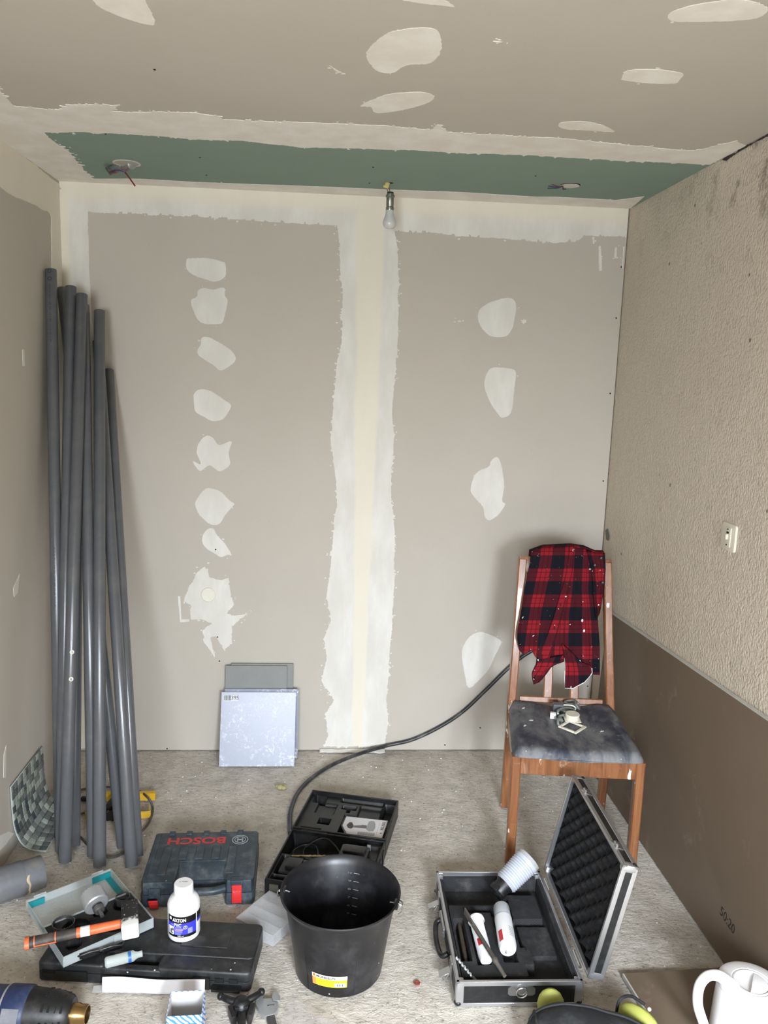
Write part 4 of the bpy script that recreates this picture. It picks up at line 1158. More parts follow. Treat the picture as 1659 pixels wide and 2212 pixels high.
for yy in (-.16, .16): obj('hinge', cyl(.005, (X1 + .006, yy - .03, h + .003), (X1 + .006, yy + .03, h + .003), 10), M_chr, AC)

# ---- things in the aluminium case
def tube_thing(name, label, cat, p0, p1, group=None):
    p0, p1 = Vector(p0), Vector(p1)
    ax = (p1 - p0)
    return thing(name, label, cat, p0, ax.to_track_quat('Z', 'X').to_euler(), group), ax.length
M_tb = plain('white_tube_plastic', (226, 226, 228), .35, dust=.1)
M_tbg = plain('grey_translucent_cap', (176, 180, 186), .35)
T1, L = tube_thing('sealant_tube', 'slim white tube with red mark lying in the foam, rounded end', 'tube', (1.486, -1.215, .066), (1.488, -1.365, .054))
obj('body', lathe([(.0165, 0), (.0165, .004), (.0145, .008), (.0145, L - .02), (.012, L - .004), (.006, L)], 28), M_tb, T1)
obj('end_disc', lathe([(.0178, -.004), (.0178, .002)], 28), plain('white_end', (244, 242, 244), .4), T1)
a1 = 1.0
T1l = obj('print_band', ([Vector(((.0147) * math.cos(a), (.0147) * math.sin(a), z)) for z in (L * .55, L * .72) for a in [k * .12 - .1 for k in range(9)]], [[i, i + 1, i + 10, i + 9] for i in range(8)]), M_red, T1)
T2, L = tube_thing('sealant_cartridge', 'fat white cartridge with grey cap, barcode and nozzle stub in the foam', 'tube', (1.571, -1.160, .068), (1.553, -1.345, .060))
obj('cap', lathe([(.0185, 0), (.0195, .003), (.0195, .048), (.0185, .052)], 32), M_tbg, T2)
obj('body', lathe([(.0205, .050), (.0205, L - .028), (.018, L - .018), (.006, L - .014), (.005, L), (.0035, L)], 32), M_tb, T2)
def band(R, z0, z1, a0, a1, m, nm, par):
    return obj(nm, ([Vector((R * math.cos(a0 + (a1 - a0) * k / 8), R * math.sin(a0 + (a1 - a0) * k / 8), z)) for z in (z0, z1) for k in range(9)], [[i, i + 1, i + 10, i + 9] for i in range(8)]), m, par)
T2.rotation_euler.rotate_axis('Z', 0)
T1.scale = (1.32, 1.32, 1.0); T1.location.z += .006
T2.scale = (1.22, 1.22, 1.0); T2.location.z += .005
def face_up_angle(root):
    m = root.rotation_euler.to_matrix().inverted()
    v = m @ Vector((0, -.25, 1)); return math.atan2(v.y, v.x)
u2, u1 = face_up_angle(T2), face_up_angle(T1)
sd = 1 if (T2.rotation_euler.to_matrix() @ Vector((math.cos(u2 + .5), math.sin(u2 + .5), 0))).x > (T2.rotation_euler.to_matrix() @ Vector((math.cos(u2), math.sin(u2), 0))).x else -1
band(.0207, L * .62, L * .84, u2 - sd * .55, u2 - sd * 1.1, M_red, 'red_print', T2)
for k in range(6): band(.0207, L * (.56 + k * .036), L * (.575 + k * .036), u2 + sd * .25, u2 + sd * .9, M_gryp, 'barcode_line', T2)
M_old = plain('grimy_steel', (104, 100, 94), .5, .5, dust=.4, dustc=(140, 130, 116), dscale=60)
SD, L = tube_thing('flat_chisel', 'long grimy flat bladed screwdriver lying across the tubes', 'chisel', (1.449, -1.228, .112), (1.519, -1.446, .082))
obj('blade', [box(.022, .004, .034, (0, 0, .014), .0015), oval_z(.0, .0, 0) if False else box(.014, .005, .03, (0, 0, .042), .002)], M_old, SD)
obj('rod', lathe([(.0058, .05), (.0058, L * .74), (.0075, L * .75), (.0075, L * .8), (.006, L * .81), (.005, L)], 12), M_old, SD)
BR, L = tube_thing('paint_brush', 'thin plaster-crusted brush lying in the slot beside the case rim', 'brush', (1.424, -1.170, .045), (1.412, -1.360, .040))
obj('handle', lathe([(.003, 0), (.0055, .02), (.006, L * .55), (.0042, L * .7)], 12), M_old, BR)
obj('bristles', box(.016, .008, L * .3, (0, 0, L * .84), .003), plain('stiff_bristle', (112, 92, 70), .8, dust=.5, dscale=60, dustc=(190, 182, 170)), BR)
B2, L = tube_thing('paint_brush', 'dark wooden handled brush lying second in the slot of the foam', 'brush', (1.444, -1.165, .036), (1.438, -1.355, .032))
obj('handle', lathe([(.0045, 0), (.006, .03), (.0065, L * .6), (.0045, L)], 12), plain('dark_old_wood', (64, 54, 44), .6, dust=.3), B2)
DB2, L = tube_thing('masonry_bit', 'twisted steel drill bit propped on the near corner of the foam', 'drill bit', (1.402, -1.376, .084), (1.462, -1.448, .046))
obj('flute', tube([(.0016 * math.cos(k * .9), .0016 * math.sin(k * .9), L * .62 * k / 40) for k in range(41)], [.0030] * 40 + [.001], 8), M_stl, DB2)
obj('shank', lathe([(.003, L * .61), (.0042, L * .64), (.0042, L)], 12), M_stld, DB2)
CU, L = tube_thing('ribbed_cup', 'clear ribbed plastic cup on a black connector tipped over the case rim', 'plastic cup', (1.598, -1.078, .092), (1.672, -1.040, .142))
L = .098
pr = [(.0001, 0), (.030, 0), (.033, .004)]
for k in range(11): pr += [(.0345 + .0004 * k, .006 + k * .0075), (.0368 + .0004 * k, .0085 + k * .0075), (.0345 + .0004 * k, .0115 + k * .0075)]
pr += [(.0395, L - .006), (.0405, L), (.0385, L), (.036, L - .008), (.033, .008), (.0001, .006)]
obj('bellows', lathe(pr, 48, False, False), clear('frosted_white_plastic', (226, 230, 240), .28, .45, .92), CU)
obj('clear_rim', ring(.036, .0395, L, L + .012, 40), clear('clear_film', (235, 238, 240), .18, .85, .45), CU)
obj('connector', [lathe([(.024, -.032), (.026, -.028), (.026, -.006), (.031, 0), (.031, .002)], 28), mv(lathe([(.014, -.02), (.016, 0), (.016, .02)], 20), -.02, 0, -.026, ry=PI / 2), mv(box(.02, .03, .02, (0, 0, 0), .004), .018, 0, -.030)], M_blk, CU)

# ---- heat gun at the near left edge
HG = thing('heat_gun', 'blue heat gun with black slotted collar and brass nozzle at the picture edge', 'heat gun', (0, 0, 0))
g0, g1 = Vector((.165, -1.492, .066)), Vector((.47, -1.516, .060))
ax = (g1 - g0).normalized(); q = ax.to_track_quat('Z', 'X')
HG.location = g0; HG.rotation_euler = q.to_euler(); HG.scale = (1.18, 1.18, 1.12)
M_blu = plain('blue_tool_plastic', (26, 40, 76), .45, dust=.35, dscale=16, dustc=(96, 102, 116))
obj('body', [lathe([(.040, 0), (.046, .004), (.047, .02), (.047, .10), (.050, .104), (.050, .148), (.047, .152)], 32)], M_blu, HG)
obj('seam_band', [ring(.0472, .0485, .098, .102)], M_stl, HG)
cl = obj('collar', [lathe([(.047, .150), (.0455, .165), (.042, .215), (.036, .238), (.030, .244), (.024, .244)], 36)], M_blk, HG)
for zz in (.19, .203, .216, .229):
    for k in range(9): obj('collar_slot', [mv(box(.012, .004, .005), (.0435 - (zz - .19) * .16) * math.cos(k * .7), (.0435 - (zz - .19) * .16) * math.sin(k * .7), zz, rz=k * .7 + PI / 2)], M_dark, cl, smooth=False)
obj('nozzle', lathe([(.021, .240), (.021, .256), (.0195, .260), (.019, .276), (.0165, .276), (.0165, .246)], 32, False, False), plain('brass', (160, 132, 86), .25, .95), HG)
obj('maker_plate', wrap(panel(.042, .036, .0006, 12), .0502, 1.2, .126), plain('worn_plate', (112, 114, 122), .4, dust=.5, dscale=40), HG)
fu = face_up_angle(HG)
HG.children[-1].rotation_euler = (0, 0, fu - 1.2)
obj('handle', [mv(box(.05, .038, .12, (0, 0, 0), .012), .0, 0, .035, ry=0)] if False else [mv(tube(smoothpath([(0, 0, 0), (-.03, .0, -.02), (-.10, .0, -.035)], 5), .021, 14), .0, 0, .06, rz=fu + PI + .75)], M_blu, HG)

# ---- small open carton
CX = thing('carton', 'small open white cardboard box with blue patterned sides in the foreground', 'box', (.711, -1.520, .001), .05)
def mat_carton():
    t = NT('blue_white_carton')
    wv = t.new('ShaderNodeTexWave', wave_type='BANDS', bands_direction='DIAGONAL'); wv.inputs['Scale'].default_value = 42; wv.inputs['Distortion'].default_value = 4
    t.link(t.co(), wv.inputs[0])
    t.color(t.mix(t.rampf(wv.outputs['Fac'], .55, .65), lin((216, 224, 240)), lin((70, 130, 205)))); t.set(Roughness=.6)
    return t.m
M_ct = mat_carton(); M_ci = plain('grey_card', (206, 204, 204), .8)
hh = .088
for (a, b, c_, d_) in ((-.042, .042, -.040, -.039), (-.042, .042, .039, .040), (-.042, -.041, -.040, .040), (.041, .042, -.040, .040)):
    obj('side', bx(a, b, c_, d_, 0, hh), M_ct, CX, smooth=False)
for (a, b, c_, d_) in ((-.041, .041, -.039, -.0384), (-.041, .041, .0384, .039), (-.041, -.0404, -.0384, .0384), (.0404, .041, -.0384, .0384)):
    obj('inner_face', bx(a, b, c_, d_, .001, hh - .001), M_ci, CX, smooth=False)
obj('bottom', bx(-.042, .042, -.04, .04, 0, .001), M_ci, CX, smooth=False)
obj('blue_panel', bx(-.02, .03, -.0408, -.0402, .02, .066), plain('cyan_print', (36, 130, 200), .5), CX, smooth=False)

# ---- black clamp head
CL = thing('clamp_head', 'black plastic clamp with two arms and a stem in front of the long case', 'clamp', (.838, -1.452, .001), .12)
obj('hub', [lathe([(.020, 0), (.024, .006), (.024, .024), (.016, .036), (.010, .038)], 8), bx(-.018, .018, -.02, .012, .004, .03, .004)], M_blk, CL)
for s_ in (-1, 1):
    obj('arm', [tube(smoothpath([(s_ * .012, .006, .022), (s_ * .034, .016, .026), (s_ * .050, .030, .024)], 5), [.010 - .003 * k / 10 for k in range(11)], 10), ball(.0095, (s_ * .052, .032, .024))], M_blk, CL)
    obj('jaw', [mv(bx(-.006, .006, -.03, .012, 0, .028, .003), s_ * .026, -.018, .002, rz=s_ * -.25)], M_blk, CL)
obj('stem', [bx(-.010, .010, -.085, -.015, .004, .022, .004), bx(-.006, .006, -.10, -.08, .006, .018, .003)], M_blk, CL)
# ---- adjustable wrench
WR = thing('adjustable_wrench', 'steel adjustable wrench lying beside the bucket', 'wrench', (.905, -1.438, .002), .12)
obj('head', prism([(-.032, .0), (-.030, .022), (-.020, .034), (-.012, .034), (-.012, .016), (.010, .014), (.012, .004), (.026, -.004), (.022, -.028), (.014, -.040), (-.008, -.044), (-.022, -.026)], 0, .012, .002), M_stl, WR)
obj('movable_jaw', prism([(.010, .016), (.014, .036), (.022, .040), (.032, .018), (.030, .004), (.013, .004)], .001, .011, .0015), M_stl, WR)
obj('adjusting_screw', [mv(lathe([(.0052 + (.0008 if k % 2 else 0), -.009 + k * .0018) for k in range(11)], 14), .006, -.010, .007, ry=PI / 2)], M_chr, WR)
obj('handle', prism([(-.008, -.036), (.014, -.036), (.022, -.10), (.024, -.15), (.004, -.15), (.002, -.10)], .0015, .0105, .002), M_stld, WR)
# ---- clear film
def film(u, v):
    a, b, c_, d_ = Vector((.958, -1.412, 0)), Vector((1.075, -1.482, 0)), Vector((.930, -1.56, 0)), Vector((1.10, -1.56, 0))
    p = a.lerp(b, u).lerp(c_.lerp(d_, u), v)
    return (p.x, p.y, .004 + .006 * (mnoise.noise(Vector((u * 4, v * 3, 5))) + .6))
fm = tag(obj('plastic_film', grid(20, 16, film), clear('dull_film', (214, 212, 210), .25, .1, .32)), 'scrap of clear plastic film on the floor in front of the bucket', 'plastic film')
ws = fl(901, 2124)
tag(obj('washer', mv(lathe([(.0045, 0), (.0085, 0), (.009, .001), (.0085, .0022), (.0045, .0022), (.0045, 0)], 24, False, False), 0, 0, 0), plain('red_fibre', (150, 62, 50), .6), None, (ws.x, ws.y, .0)), 'small red fibre washer alone on the concrete', 'washer')
# ---- black cable rising from the floor behind the cases to the chair
cpts = [fl(626, 1792, .006), fl(628, 1750, .006), fl(650, 1703, .006), fl(700, 1662, .006), bw(760, 1634, -.10), bw(830, 1612, -.02), bw(890, 1598, -.012), bw(950, 1570, -.012), bw(1000, 1537, -.012), bw(1050, 1490, -.012), bw(1105, 1437, -.014), bw(1150, 1405, -.014), bw(1210, 1380, -.014)]
cpts[4].z = max(.012, cpts[4].z)
CA = tag(obj('black_cable', tube(smoothpath([fl(627, 1800, .008)] + cpts, 8), .0082, 12), plain('black_cable_sheath', (44, 44, 48), .35, dust=.35, dscale=20)), 'thick black cable rising along the back wall to the chair', 'cable')
# ================================================================== CHAIR AND SHIRT
def mat_wood():
    t = NT('honey_varnished_wood')
    v = t.mapped((26, 26, 2.2))
    g = t.noise(1.6, 6, .6, v, 1.2)
    c = t.ramp(g, [(.25, lin((98, 60, 38))), (.5, lin((136, 88, 56))), (.75, lin((160, 110, 74)))])
    sc = t.rampf(t.noise(20, 8, .75), .60, .68, 0, .55)
    c = t.mix(sc, c, lin((196, 176, 156)))
    dr = t.math('MULTIPLY', t.rampf(t.noise(34, 3, .6, t.mapped((1, 1, .3))), .66, .69), .95)
    c = t.mix(dr, c, lin((230, 228, 222)))
    t.color(c); t.set(Roughness=.3, Coat_Weight=.15)
    t.bump(t.noise(60, 4), .06, .002)
    return t.m


def sweep_rect(path, wx, wy, bev=True):
    P = [Vector(p) for p in path]
    vs, fs = [], []
    b = .004
    sec_ = [(-wx / 2 + b, -wy / 2), (wx / 2 - b, -wy / 2), (wx / 2, -wy / 2 + b), (wx / 2, wy / 2 - b), (wx / 2 - b, wy / 2), (-wx / 2 + b, wy / 2), (-wx / 2, wy / 2 - b), (-wx / 2, -wy / 2 + b)]
    n = 8
    for p in P:
        for (a, c_) in sec_: vs.append(p + Vector((a, c_, 0)))
    for i in range(len(P) - 1):
        for k in range(n): fs.append([i * n + k, i * n + (k + 1) % n, (i + 1) * n + (k + 1) % n, (i + 1) * n + k])
    fs += [[k for k in range(n)][::-1], [(len(P) - 1) * n + k for k in range(n)]]
    return vs, fs


M_wood = mat_wood()
CHX, CHY, CHR = 1.874, -.857, -.115
CHR_ = thing('wooden_chair', 'old wooden chair with dusty blue-grey padded seat holding a plaid shirt', 'chair', (CHX, CHY, .0005), CHR)
wf, wr, dd_, ht = .405, .365, .374, .958
SLY = lambda z: .356 + (.478 - .356) * (z - .42) / .54          # lean of the backrest
for s_ in (-1, 1):
    obj('front_leg', sweep_rect([(s_ * wf / 2, 0, 0), (s_ * wf / 2, 0, .395)], .031, .034), M_wood, CHR_)
    obj('back_post', sweep_rect([(s_ * wr / 2, dd_ + .004, 0), (s_ * wr / 2, .362, .20), (s_ * wr / 2, .356, .42), (s_ * (wr / 2 - .014), SLY(.70), .70), (s_ * .158, SLY(ht), ht - .005)], .030, .034), M_wood, CHR_)
    obj('side_rail', [xf(box(1, .02, .05), Matrix.Translation((s_ * (wf + wr) / 4, .18, .367)) @ Matrix.Rotation(PI / 2 + s_ * .055, 4, 'Z') @ Matrix.Diagonal((.33, 1, 1, 1)))], M_wood, CHR_)
obj('front_rail', bx(-wf / 2 + .014, wf / 2 - .014, -.012, .012, .333, .396, .002, 1), M_wood, CHR_)
obj('rear_rail', bx(-wr / 2 + .012, wr / 2 - .012, .346, .368, .345, .396, .002, 1), M_wood, CHR_)
tl_ = math.atan(.122 / .54)
obj('top_rail', [mv(box(.346, .022, .062, (0, 0, 0), .005, 2), 0, SLY(ht - .028), ht - .026, rx=-tl_)], M_wood, CHR_)
obj('lower_back_rail', [mv(box(.31, .016, .022, (0, 0, 0), .003, 1), 0, SLY(.444), .444, rx=-tl_)], M_wood, CHR_)
for s_ in (-1, 1):
    obj('back_slat', [sweep_rect([(s_ * .049, SLY(.446), .446), (s_ * .045, SLY(ht - .05), ht - .05)], .033, .012)], M_wood, CHR_)
def mat_seat():
    t = NT('dusty_blue_grey_leatherette')
    f = t.rampf(t.noise(7, 8, .66, t.mapped((1.6, .8, 1)), .35), .36, .64)
    c = t.mix(f, lin((50, 54, 68)), lin((118, 118, 119)))
    c = t.mix(t.rampf(t.noise(30, 7, .7), .58, .72, 0, .6), c, lin((150, 148, 142)))
    sp = t.math('MULTIPLY', t.rampf(t.voronoi(60), .07, .12, 1, 0), t.rampf(t.noise(9, 3), .55, .62))
    c = t.mix(sp, c, lin((226, 222, 212)))
    t.color(c); t.set(Roughness=.55)
    t.bump(t.noise(46, 5, .6), .15, .004)
    return t.m
def seat_top(x, y):
    v = (y + .022) / .377
    z = .424 + .024 * v
    z -= .020 * math.exp(-((x) / .09) ** 2) * (.25 + .75 * v)
    z += .0022 * mnoise.noise(Vector((x * 22, y * 22, 4)))
    return z
def seat_pt(u, v, top):
    a, b = 2 * u - 1, 2 * v - 1
    a2 = a * math.sqrt(1 - .10 * b * b * abs(b) ** 6); b2 = b * math.sqrt(1 - .07 * a * a * abs(a) ** 6)
    y = -.024 + .381 * (b2 + 1) / 2
    hw_ = .2195 - .027 * (b2 + 1) / 2
    x = a2 * hw_
    m = max(abs(a), abs(b))
    if not top: return (x * .985, y, .3965)
    return (x, y, seat_top(x, y) - .028 * max(0, (m - .86) / .14) ** 2.6)
tp, bt_ = grid(44, 40, lambda u, v: seat_pt(u, v, True)), grid(44, 40, lambda u, v: seat_pt(u, v, False))
n_ = 45
rim = [i for i in range(45)] + [45 * j + 44 for j in range(1, 41)] + [45 * 40 + i for i in range(43, -1, -1)] + [45 * j for j in range(39, 0, -1)]
off = len(tp[0])
obj('seat_cushion', (tp[0] + bt_[0], tp[1] + [[i + off for i in f[::-1]] for f in bt_[1]] + [[rim[k - 1], rim[k - 1] + off, rim[k] + off, rim[k]] for k in range(len(rim))]), mat_seat(), CHR_, angle=80)

_c, _s = math.cos(CHR), math.sin(CHR)
def ch2w(p): return Vector((CHX + _c * p[0] - _s * p[1], CHY + _s * p[0] + _c * p[1], p[2]))
_n = Vector((_s * math.cos(tl_), -_c * math.cos(tl_), math.sin(tl_)))
_p0 = ch2w((0, SLY(.70) - .017, .70))
def cb(x, y, off_=0.0):
    d_ = ray(x, y); o_ = _p0 + _n * off_
    return CAM + d_ * ((o_ - CAM).dot(_n) / d_.dot(_n))


def mat_plaid():
    t = NT('red_black_plaid_flannel')
    uvn = t.new('ShaderNodeUVMap')
    x = t.sep(uvn.outputs[0])
    def dist(s): return t.math('ABSOLUTE', t.math('SUBTRACT', t.math('FRACT', t.math('ADD', s, 20.5)), .5))
    dx_, dy_ = dist(x[0]), dist(x[1])
    bx_ = t.rampf(dx_, .245, .26, 1, 0); by_ = t.rampf(dy_, .25, .265, 1, 0)
    s_ = t.math('ADD', bx_, by_)
    c = t.ramp(t.math('MULTIPLY', s_, .5), [(0.0, lin((138, 28, 37))), (.5, lin((74, 21, 29))), (1.0, lin((20, 20, 28)))])
    ln_ = t.math('MAXIMUM', t.rampf(t.math('ABSOLUTE', t.math('SUBTRACT', dx_, .40)), .008, .018, .75, 0), t.rampf(t.math('ABSOLUTE', t.math('SUBTRACT', dy_, .40)), .008, .018, .75, 0))
    c = t.mix(ln_, c, lin((44, 14, 20)))
    w_ = t.noise(420, 2)
    c = t.mix(t.math('MULTIPLY', w_, .25), c, lin((20, 12, 14)))
    sp = t.math('MULTIPLY', t.rampf(t.noise(85, 4, .6), .67, .70), t.rampf(t.noise(7, 3), .50, .58))
    c = t.mix(sp, c, lin((226, 224, 222)))
    t.color(c); t.set(Roughness=.95, Specular_IOR_Level=.15, Sheen_Weight=.0)
    t.bump(t.noise(300, 2), .12, .001)
    return t.m


M_plaid = mat_plaid()
SH = thing('plaid_shirt', 'red and black plaid flannel shirt with paint spots hung over the chair back', 'shirt', (0, 0, 0))
M_hem = plain('crusted_white_paint', (224, 222, 222), .7)
def sc_(x, y): return (1050 + x / 4.1475, 1150 + y / 4.1475)
def polyline(pts):
    P = [Vector((p[0], p[1], 0)) for p in pts]
    L = [0]
    for i in range(1, len(P)): L.append(L[-1] + (P[i] - P[i - 1]).length)
    def at(t):
        s = t * L[-1]
        for i in range(1, len(P)):
            if s <= L[i] or i == len(P) - 1:
                k = (s - L[i - 1]) / max(1e-9, L[i] - L[i - 1]); return P[i - 1].lerp(P[i], min(1, k))
    return at
def cloth(nm, top, bottom, left, right, u0, u1, off_, folds, nx=40, ny=56, v_ph=265):
    T, B_, L_, R_ = polyline(top), polyline(bottom), polyline(left), polyline(right)
    vs, uvs = [], []
    for j in range(ny + 1):
        for i in range(nx + 1):
            u, v = i / nx, j / ny
            p = T(u) * (1 - v) + B_(u) * v + L_(v) * (1 - u) + R_(v) * u - (T(0) * (1 - u) * (1 - v) + T(1) * u * (1 - v) + B_(0) * (1 - u) * v + B_(1) * u * v)
            f = sum(a * math.sin(2 * PI * (fr * u + ph) + sk * v) * (.25 + .75 * v) for (a, fr, ph, sk) in folds)
            f += .003 * mnoise.noise(Vector((u * 5, v * 7, off_ * 100)))
            x, y = sc_(p.x, p.y)
            e_ = off_ + f - .012 * max(0, 1 - v / .06) ** 2
            vs.append(cb(x, y, e_)); uvs.append((u0 + (u1 - u0) * u, (p.y - v_ph) / 232))
    fs = [[j * (nx + 1) + i, (j + 1) * (nx + 1) + i, (j + 1) * (nx + 1) + i + 1, j * (nx + 1) + i + 1] for j in range(ny) for i in range(nx)]
    o_ = obj(nm, (vs, fs), M_plaid, SH, uv=uvs, angle=180)
    md = o_.modifiers.new('thickness', 'SOLIDIFY'); md.thickness = .0016; md.offset = -1
    return o_
fA = [(.006, 1.6, .1, 1.2), (.004, 3.1, .4, -.8)]
cloth('front_panel', [(400, 180), (430, 150), (520, 130), (640, 126), (770, 118)], [(280, 950), (300, 1060), (330, 1092), (372, 1075), (405, 1048), (430, 1100), (470, 1150), (560, 1165), (640, 1180), (700, 1160)], [(400, 180), (395, 260), (360, 430), (335, 580), (310, 740), (285, 870), (280, 950)], [(770, 118), (765, 300), (740, 500), (700, 720), (695, 900), (700, 1160)], -.236, 1.52, .022, fA)
cloth('placket', [(752, 118), (790, 118)], [(470, 1130), (560, 1150)], [(752, 118), (725, 350), (640, 650), (560, 900), (470, 1130)], [(790, 118), (775, 350), (705, 650), (640, 900), (560, 1150)], 1.42, 1.62, .0285, [(.001, 1, 0, 0)], nx=8)
cloth('shirt_front_other_side', [(765, 118), (830, 125), (890, 140), (905, 165), (985, 185)], [(690, 1120), (760, 1150), (840, 1165), (900, 1185), (960, 1275), (1020, 1278)], [(765, 118), (760, 300), (740, 500), (700, 720), (690, 900), (690, 1120)], [(985, 185), (965, 330), (962, 560), (1000, 760), (1018, 1000), (1020, 1278)], 1.55, 3.05, .015, [(.006, 1.3, .6, .9), (.003, 3.3, .1, .5)])
cloth('sleeve_fold', [(905, 162), (985, 183), (1066, 183)], [(985, 770), (1000, 765), (1025, 700)], [(905, 162), (950, 330), (965, 560), (985, 770)], [(1066, 183), (1072, 330), (1060, 500), (1025, 700)], .1, .85, .024, [(.006, 1.0, .3, .3)], nx=20)
cloth('shirt_tail', [(455, 1110), (520, 1120), (600, 1110), (690, 1090)], [(410, 1290), (425, 1366), (480, 1342), (540, 1272)], [(455, 1110), (445, 1180), (412, 1250), (410, 1290)], [(690, 1090), (640, 1180), (590, 1200), (540, 1272)], .2, .95, .030, [(.005, 1.2, .2, .6)], nx=20, ny=20, v_ph=180)
tlr = cloth('shirt_tail', [(680, 990), (760, 1060), (860, 1160), (930, 1190)], [(706, 1395), (780, 1396), (880, 1342), (950, 1262)], [(680, 990), (700, 1100), (712, 1200), (706, 1395)], [(930, 1190), (945, 1210), (952, 1235), (950, 1262)], .3, 1.3, .032, [(.007, 1.3, .1, .9)], nx=22, ny=22, v_ph=180)
hm = [sc_(*q) for q in ((706, 1240), (704, 1320), (708, 1396), (780, 1398), (880, 1344), (950, 1262), (948, 1215))]
obj('paint_crusted_hem', tube([cb(x, y, .033) for x, y in hm], .0015, 7), M_hem, SH)
obj('paint_blotch', [prism([( .0, .0), (.02, -.001), (.021, .006), (.008, .010), (.001, .008)], 0, .001)], M_hem, SH).matrix_local = Matrix.Translation(cb(*sc_(712, 1392), .0335)) @ Matrix.Rotation(CHR, 4, 'Z') @ Matrix.Rotation(PI / 2 - tl_, 4, 'X')
for (x, y, r) in ((862, 790, .004), (878, 882, .004), (868, 622, .002), (715, 575, .003), (752, 826, .002), (930, 330, .003), (1008, 650, .003)):
    obj('paint_drop', ball(r, cb(*sc_(x, y), .029), (1, .5, 1.5 if r > .0035 else 1), 8), M_hem, SH)
for (x, y) in ((712, 445), (668, 648), (612, 855)): obj('button_hole', [mv(box(.004, .001, .010), 0, 0, 0)], M_dark, SH, cb(*sc_(x, y), .031), (-tl_, 0, CHR))
for (x, y) in ((1028, 232), (1042, 450), (972, 295)): obj('button', mv(lathe([(.0001, 0), (.0045, 0), (.0052, .001), (.0045, .002), (.003, .0016), (.0001, .0016)], 16, False, False), 0, 0, 0, rx=PI / 2), M_blk, SH, cb(*sc_(x, y), .034), (-tl_, 0, CHR))
# part of the shirt that goes over the rail and hangs behind it
def over(u, v):
    tpx = polyline([sc_(*q) for q in ((400, 185), (520, 140), (640, 134), (770, 128), (890, 145), (985, 188), (1060, 190))])(u)
    p = cb(tpx.x, tpx.y, .010)
    a = min(1, v / .25)
    back = Vector((-_s, _c, 0))
    q_ = p + back * (.050 * (1 - math.cos(a * PI)) / 2) + Vector((0, 0, .006 * math.sin(a * PI)))
    if v > .25: q_ += Vector((0, 0, -(v - .25) * .38)) + back * (.05 * (v - .25) + .004 * math.sin(u * 19))
    return q_
vs, fs = grid(30, 30, over)
o_ = obj('shirt_back', (vs, fs), M_plaid, SH, uv=[((k % 31) / 30 * 3.0 - .236, -(k // 31) / 30 * 3.2 - .55) for k in range(31 * 31)], angle=180)
md = o_.modifiers.new('thickness', 'SOLIDIFY'); md.thickness = .0016

# ---- things on the seat
def st(x, y, up=.0):
    z = .43
    for _ in range(4):
        p = fl(x, y, z)
        lx = _c * (p.x - CHX) + _s * (p.y - CHY); ly = -_s * (p.x - CHX) + _c * (p.y - CHY)
        z = seat_top(lx, ly)
    return Vector((p.x, p.y, z + up))
M_iron = plain('zinc_chain', (150, 156, 152), .28, .45)
b_ = st(1208, 1545)
PD = thing('padlock_chain', 'steel chain with a padlock heaped at the rear of the seat', 'chain', (0, 0, 0))
obj('lock_body', mv(box(.038, .022, .030, (0, 0, 0), .003), b_.x, b_.y + .022, b_.z + .022, rz=-.1, rx=.2), plain('zinc_lock', (146, 148, 152), .35, .7), PD)
obj('shackle', tube(smoothpath([(b_.x + .016, b_.y + .022, b_.z + .030), (b_.x + .048, b_.y + .016, b_.z + .031), (b_.x + .062, b_.y + .010, b_.z + .022), (b_.x + .048, b_.y + .008, b_.z + .013), (b_.x + .016, b_.y + .018, b_.z + .014)], 5), .0038, 8), M_iron, PD)
def link(p, rz_a, tilt, l=.018, w_=.0105, r=.0042):
    pts = [(l * math.cos(a) + (.004 if math.cos(a) > 0 else -.004), w_ * math.sin(a), 0) for a in [2 * PI * k / 20 for k in range(20)]]
    return xf(tube(pts, r, 8, closed=True), Matrix.Translation(p) @ Matrix.Rotation(rz_a, 4, 'Z') @ Matrix.Rotation(tilt, 4, 'X'))
for (x, y, a, tl2, up) in ((1232, 1530, .2, .2, .024), (1247, 1536, 1.3, 1.0, .022), (1226, 1544, -.2, .3, .018), (1212, 1548, .7, 1.1, .018), (1205, 1556, 1.3, .2, .012), (1218, 1558, .3, .9, .012), (1230, 1550, -.5, .15, .008), (1209, 1565, 1.0, 1.2, .010)):
    obj('link', link(st(x, y, up), a, tl2), M_iron, PD)
M_crm = plain('cream_plastic', (226, 220, 202), .4, dust=.15, dustc=(150, 142, 128))
wtp = st(1194, 1552)
tag(obj('white_connector', [mv(box(.020, .016, .022, (0, 0, .012), .002), 0, 0, 0)], plain('white_plastic', (232, 232, 232), .3), None, wtp, (0, 0, -.3)), 'small white plastic connector at the near end of the chain', 'connector')
fpz = st(1236, 1573)
FR = thing('switch_frame', 'cream square switch frame lying on the padded seat', 'switch frame', fpz + Vector((0, 0, .002)), (.03, -.03, .75))
for (a, b, c_, d_) in ((-.036, .036, -.036, -.026), (-.036, .036, .026, .036), (-.036, -.026, -.026, .026), (.026, .036, -.026, .026)):
    obj('frame_side', bx(a, b, c_, d_, 0, .006, .0015, 1), M_crm, FR)
rg = st(1236, 1562)
RG = thing('round_cap', 'cream round plastic cap resting on the switch frame', 'plastic cap', rg + Vector((0, .004, .012)), (.05, 0, -.1))
obj('flange', [box(.056, .05, .003, (0, 0, .0015), .001, 1)], M_crm, RG)
obj('drum', lathe([(.023, .002), (.0245, .012), (.025, .021), (.0235, .0225), (.0001, .0225)], 32, True, False), M_crm, RG)
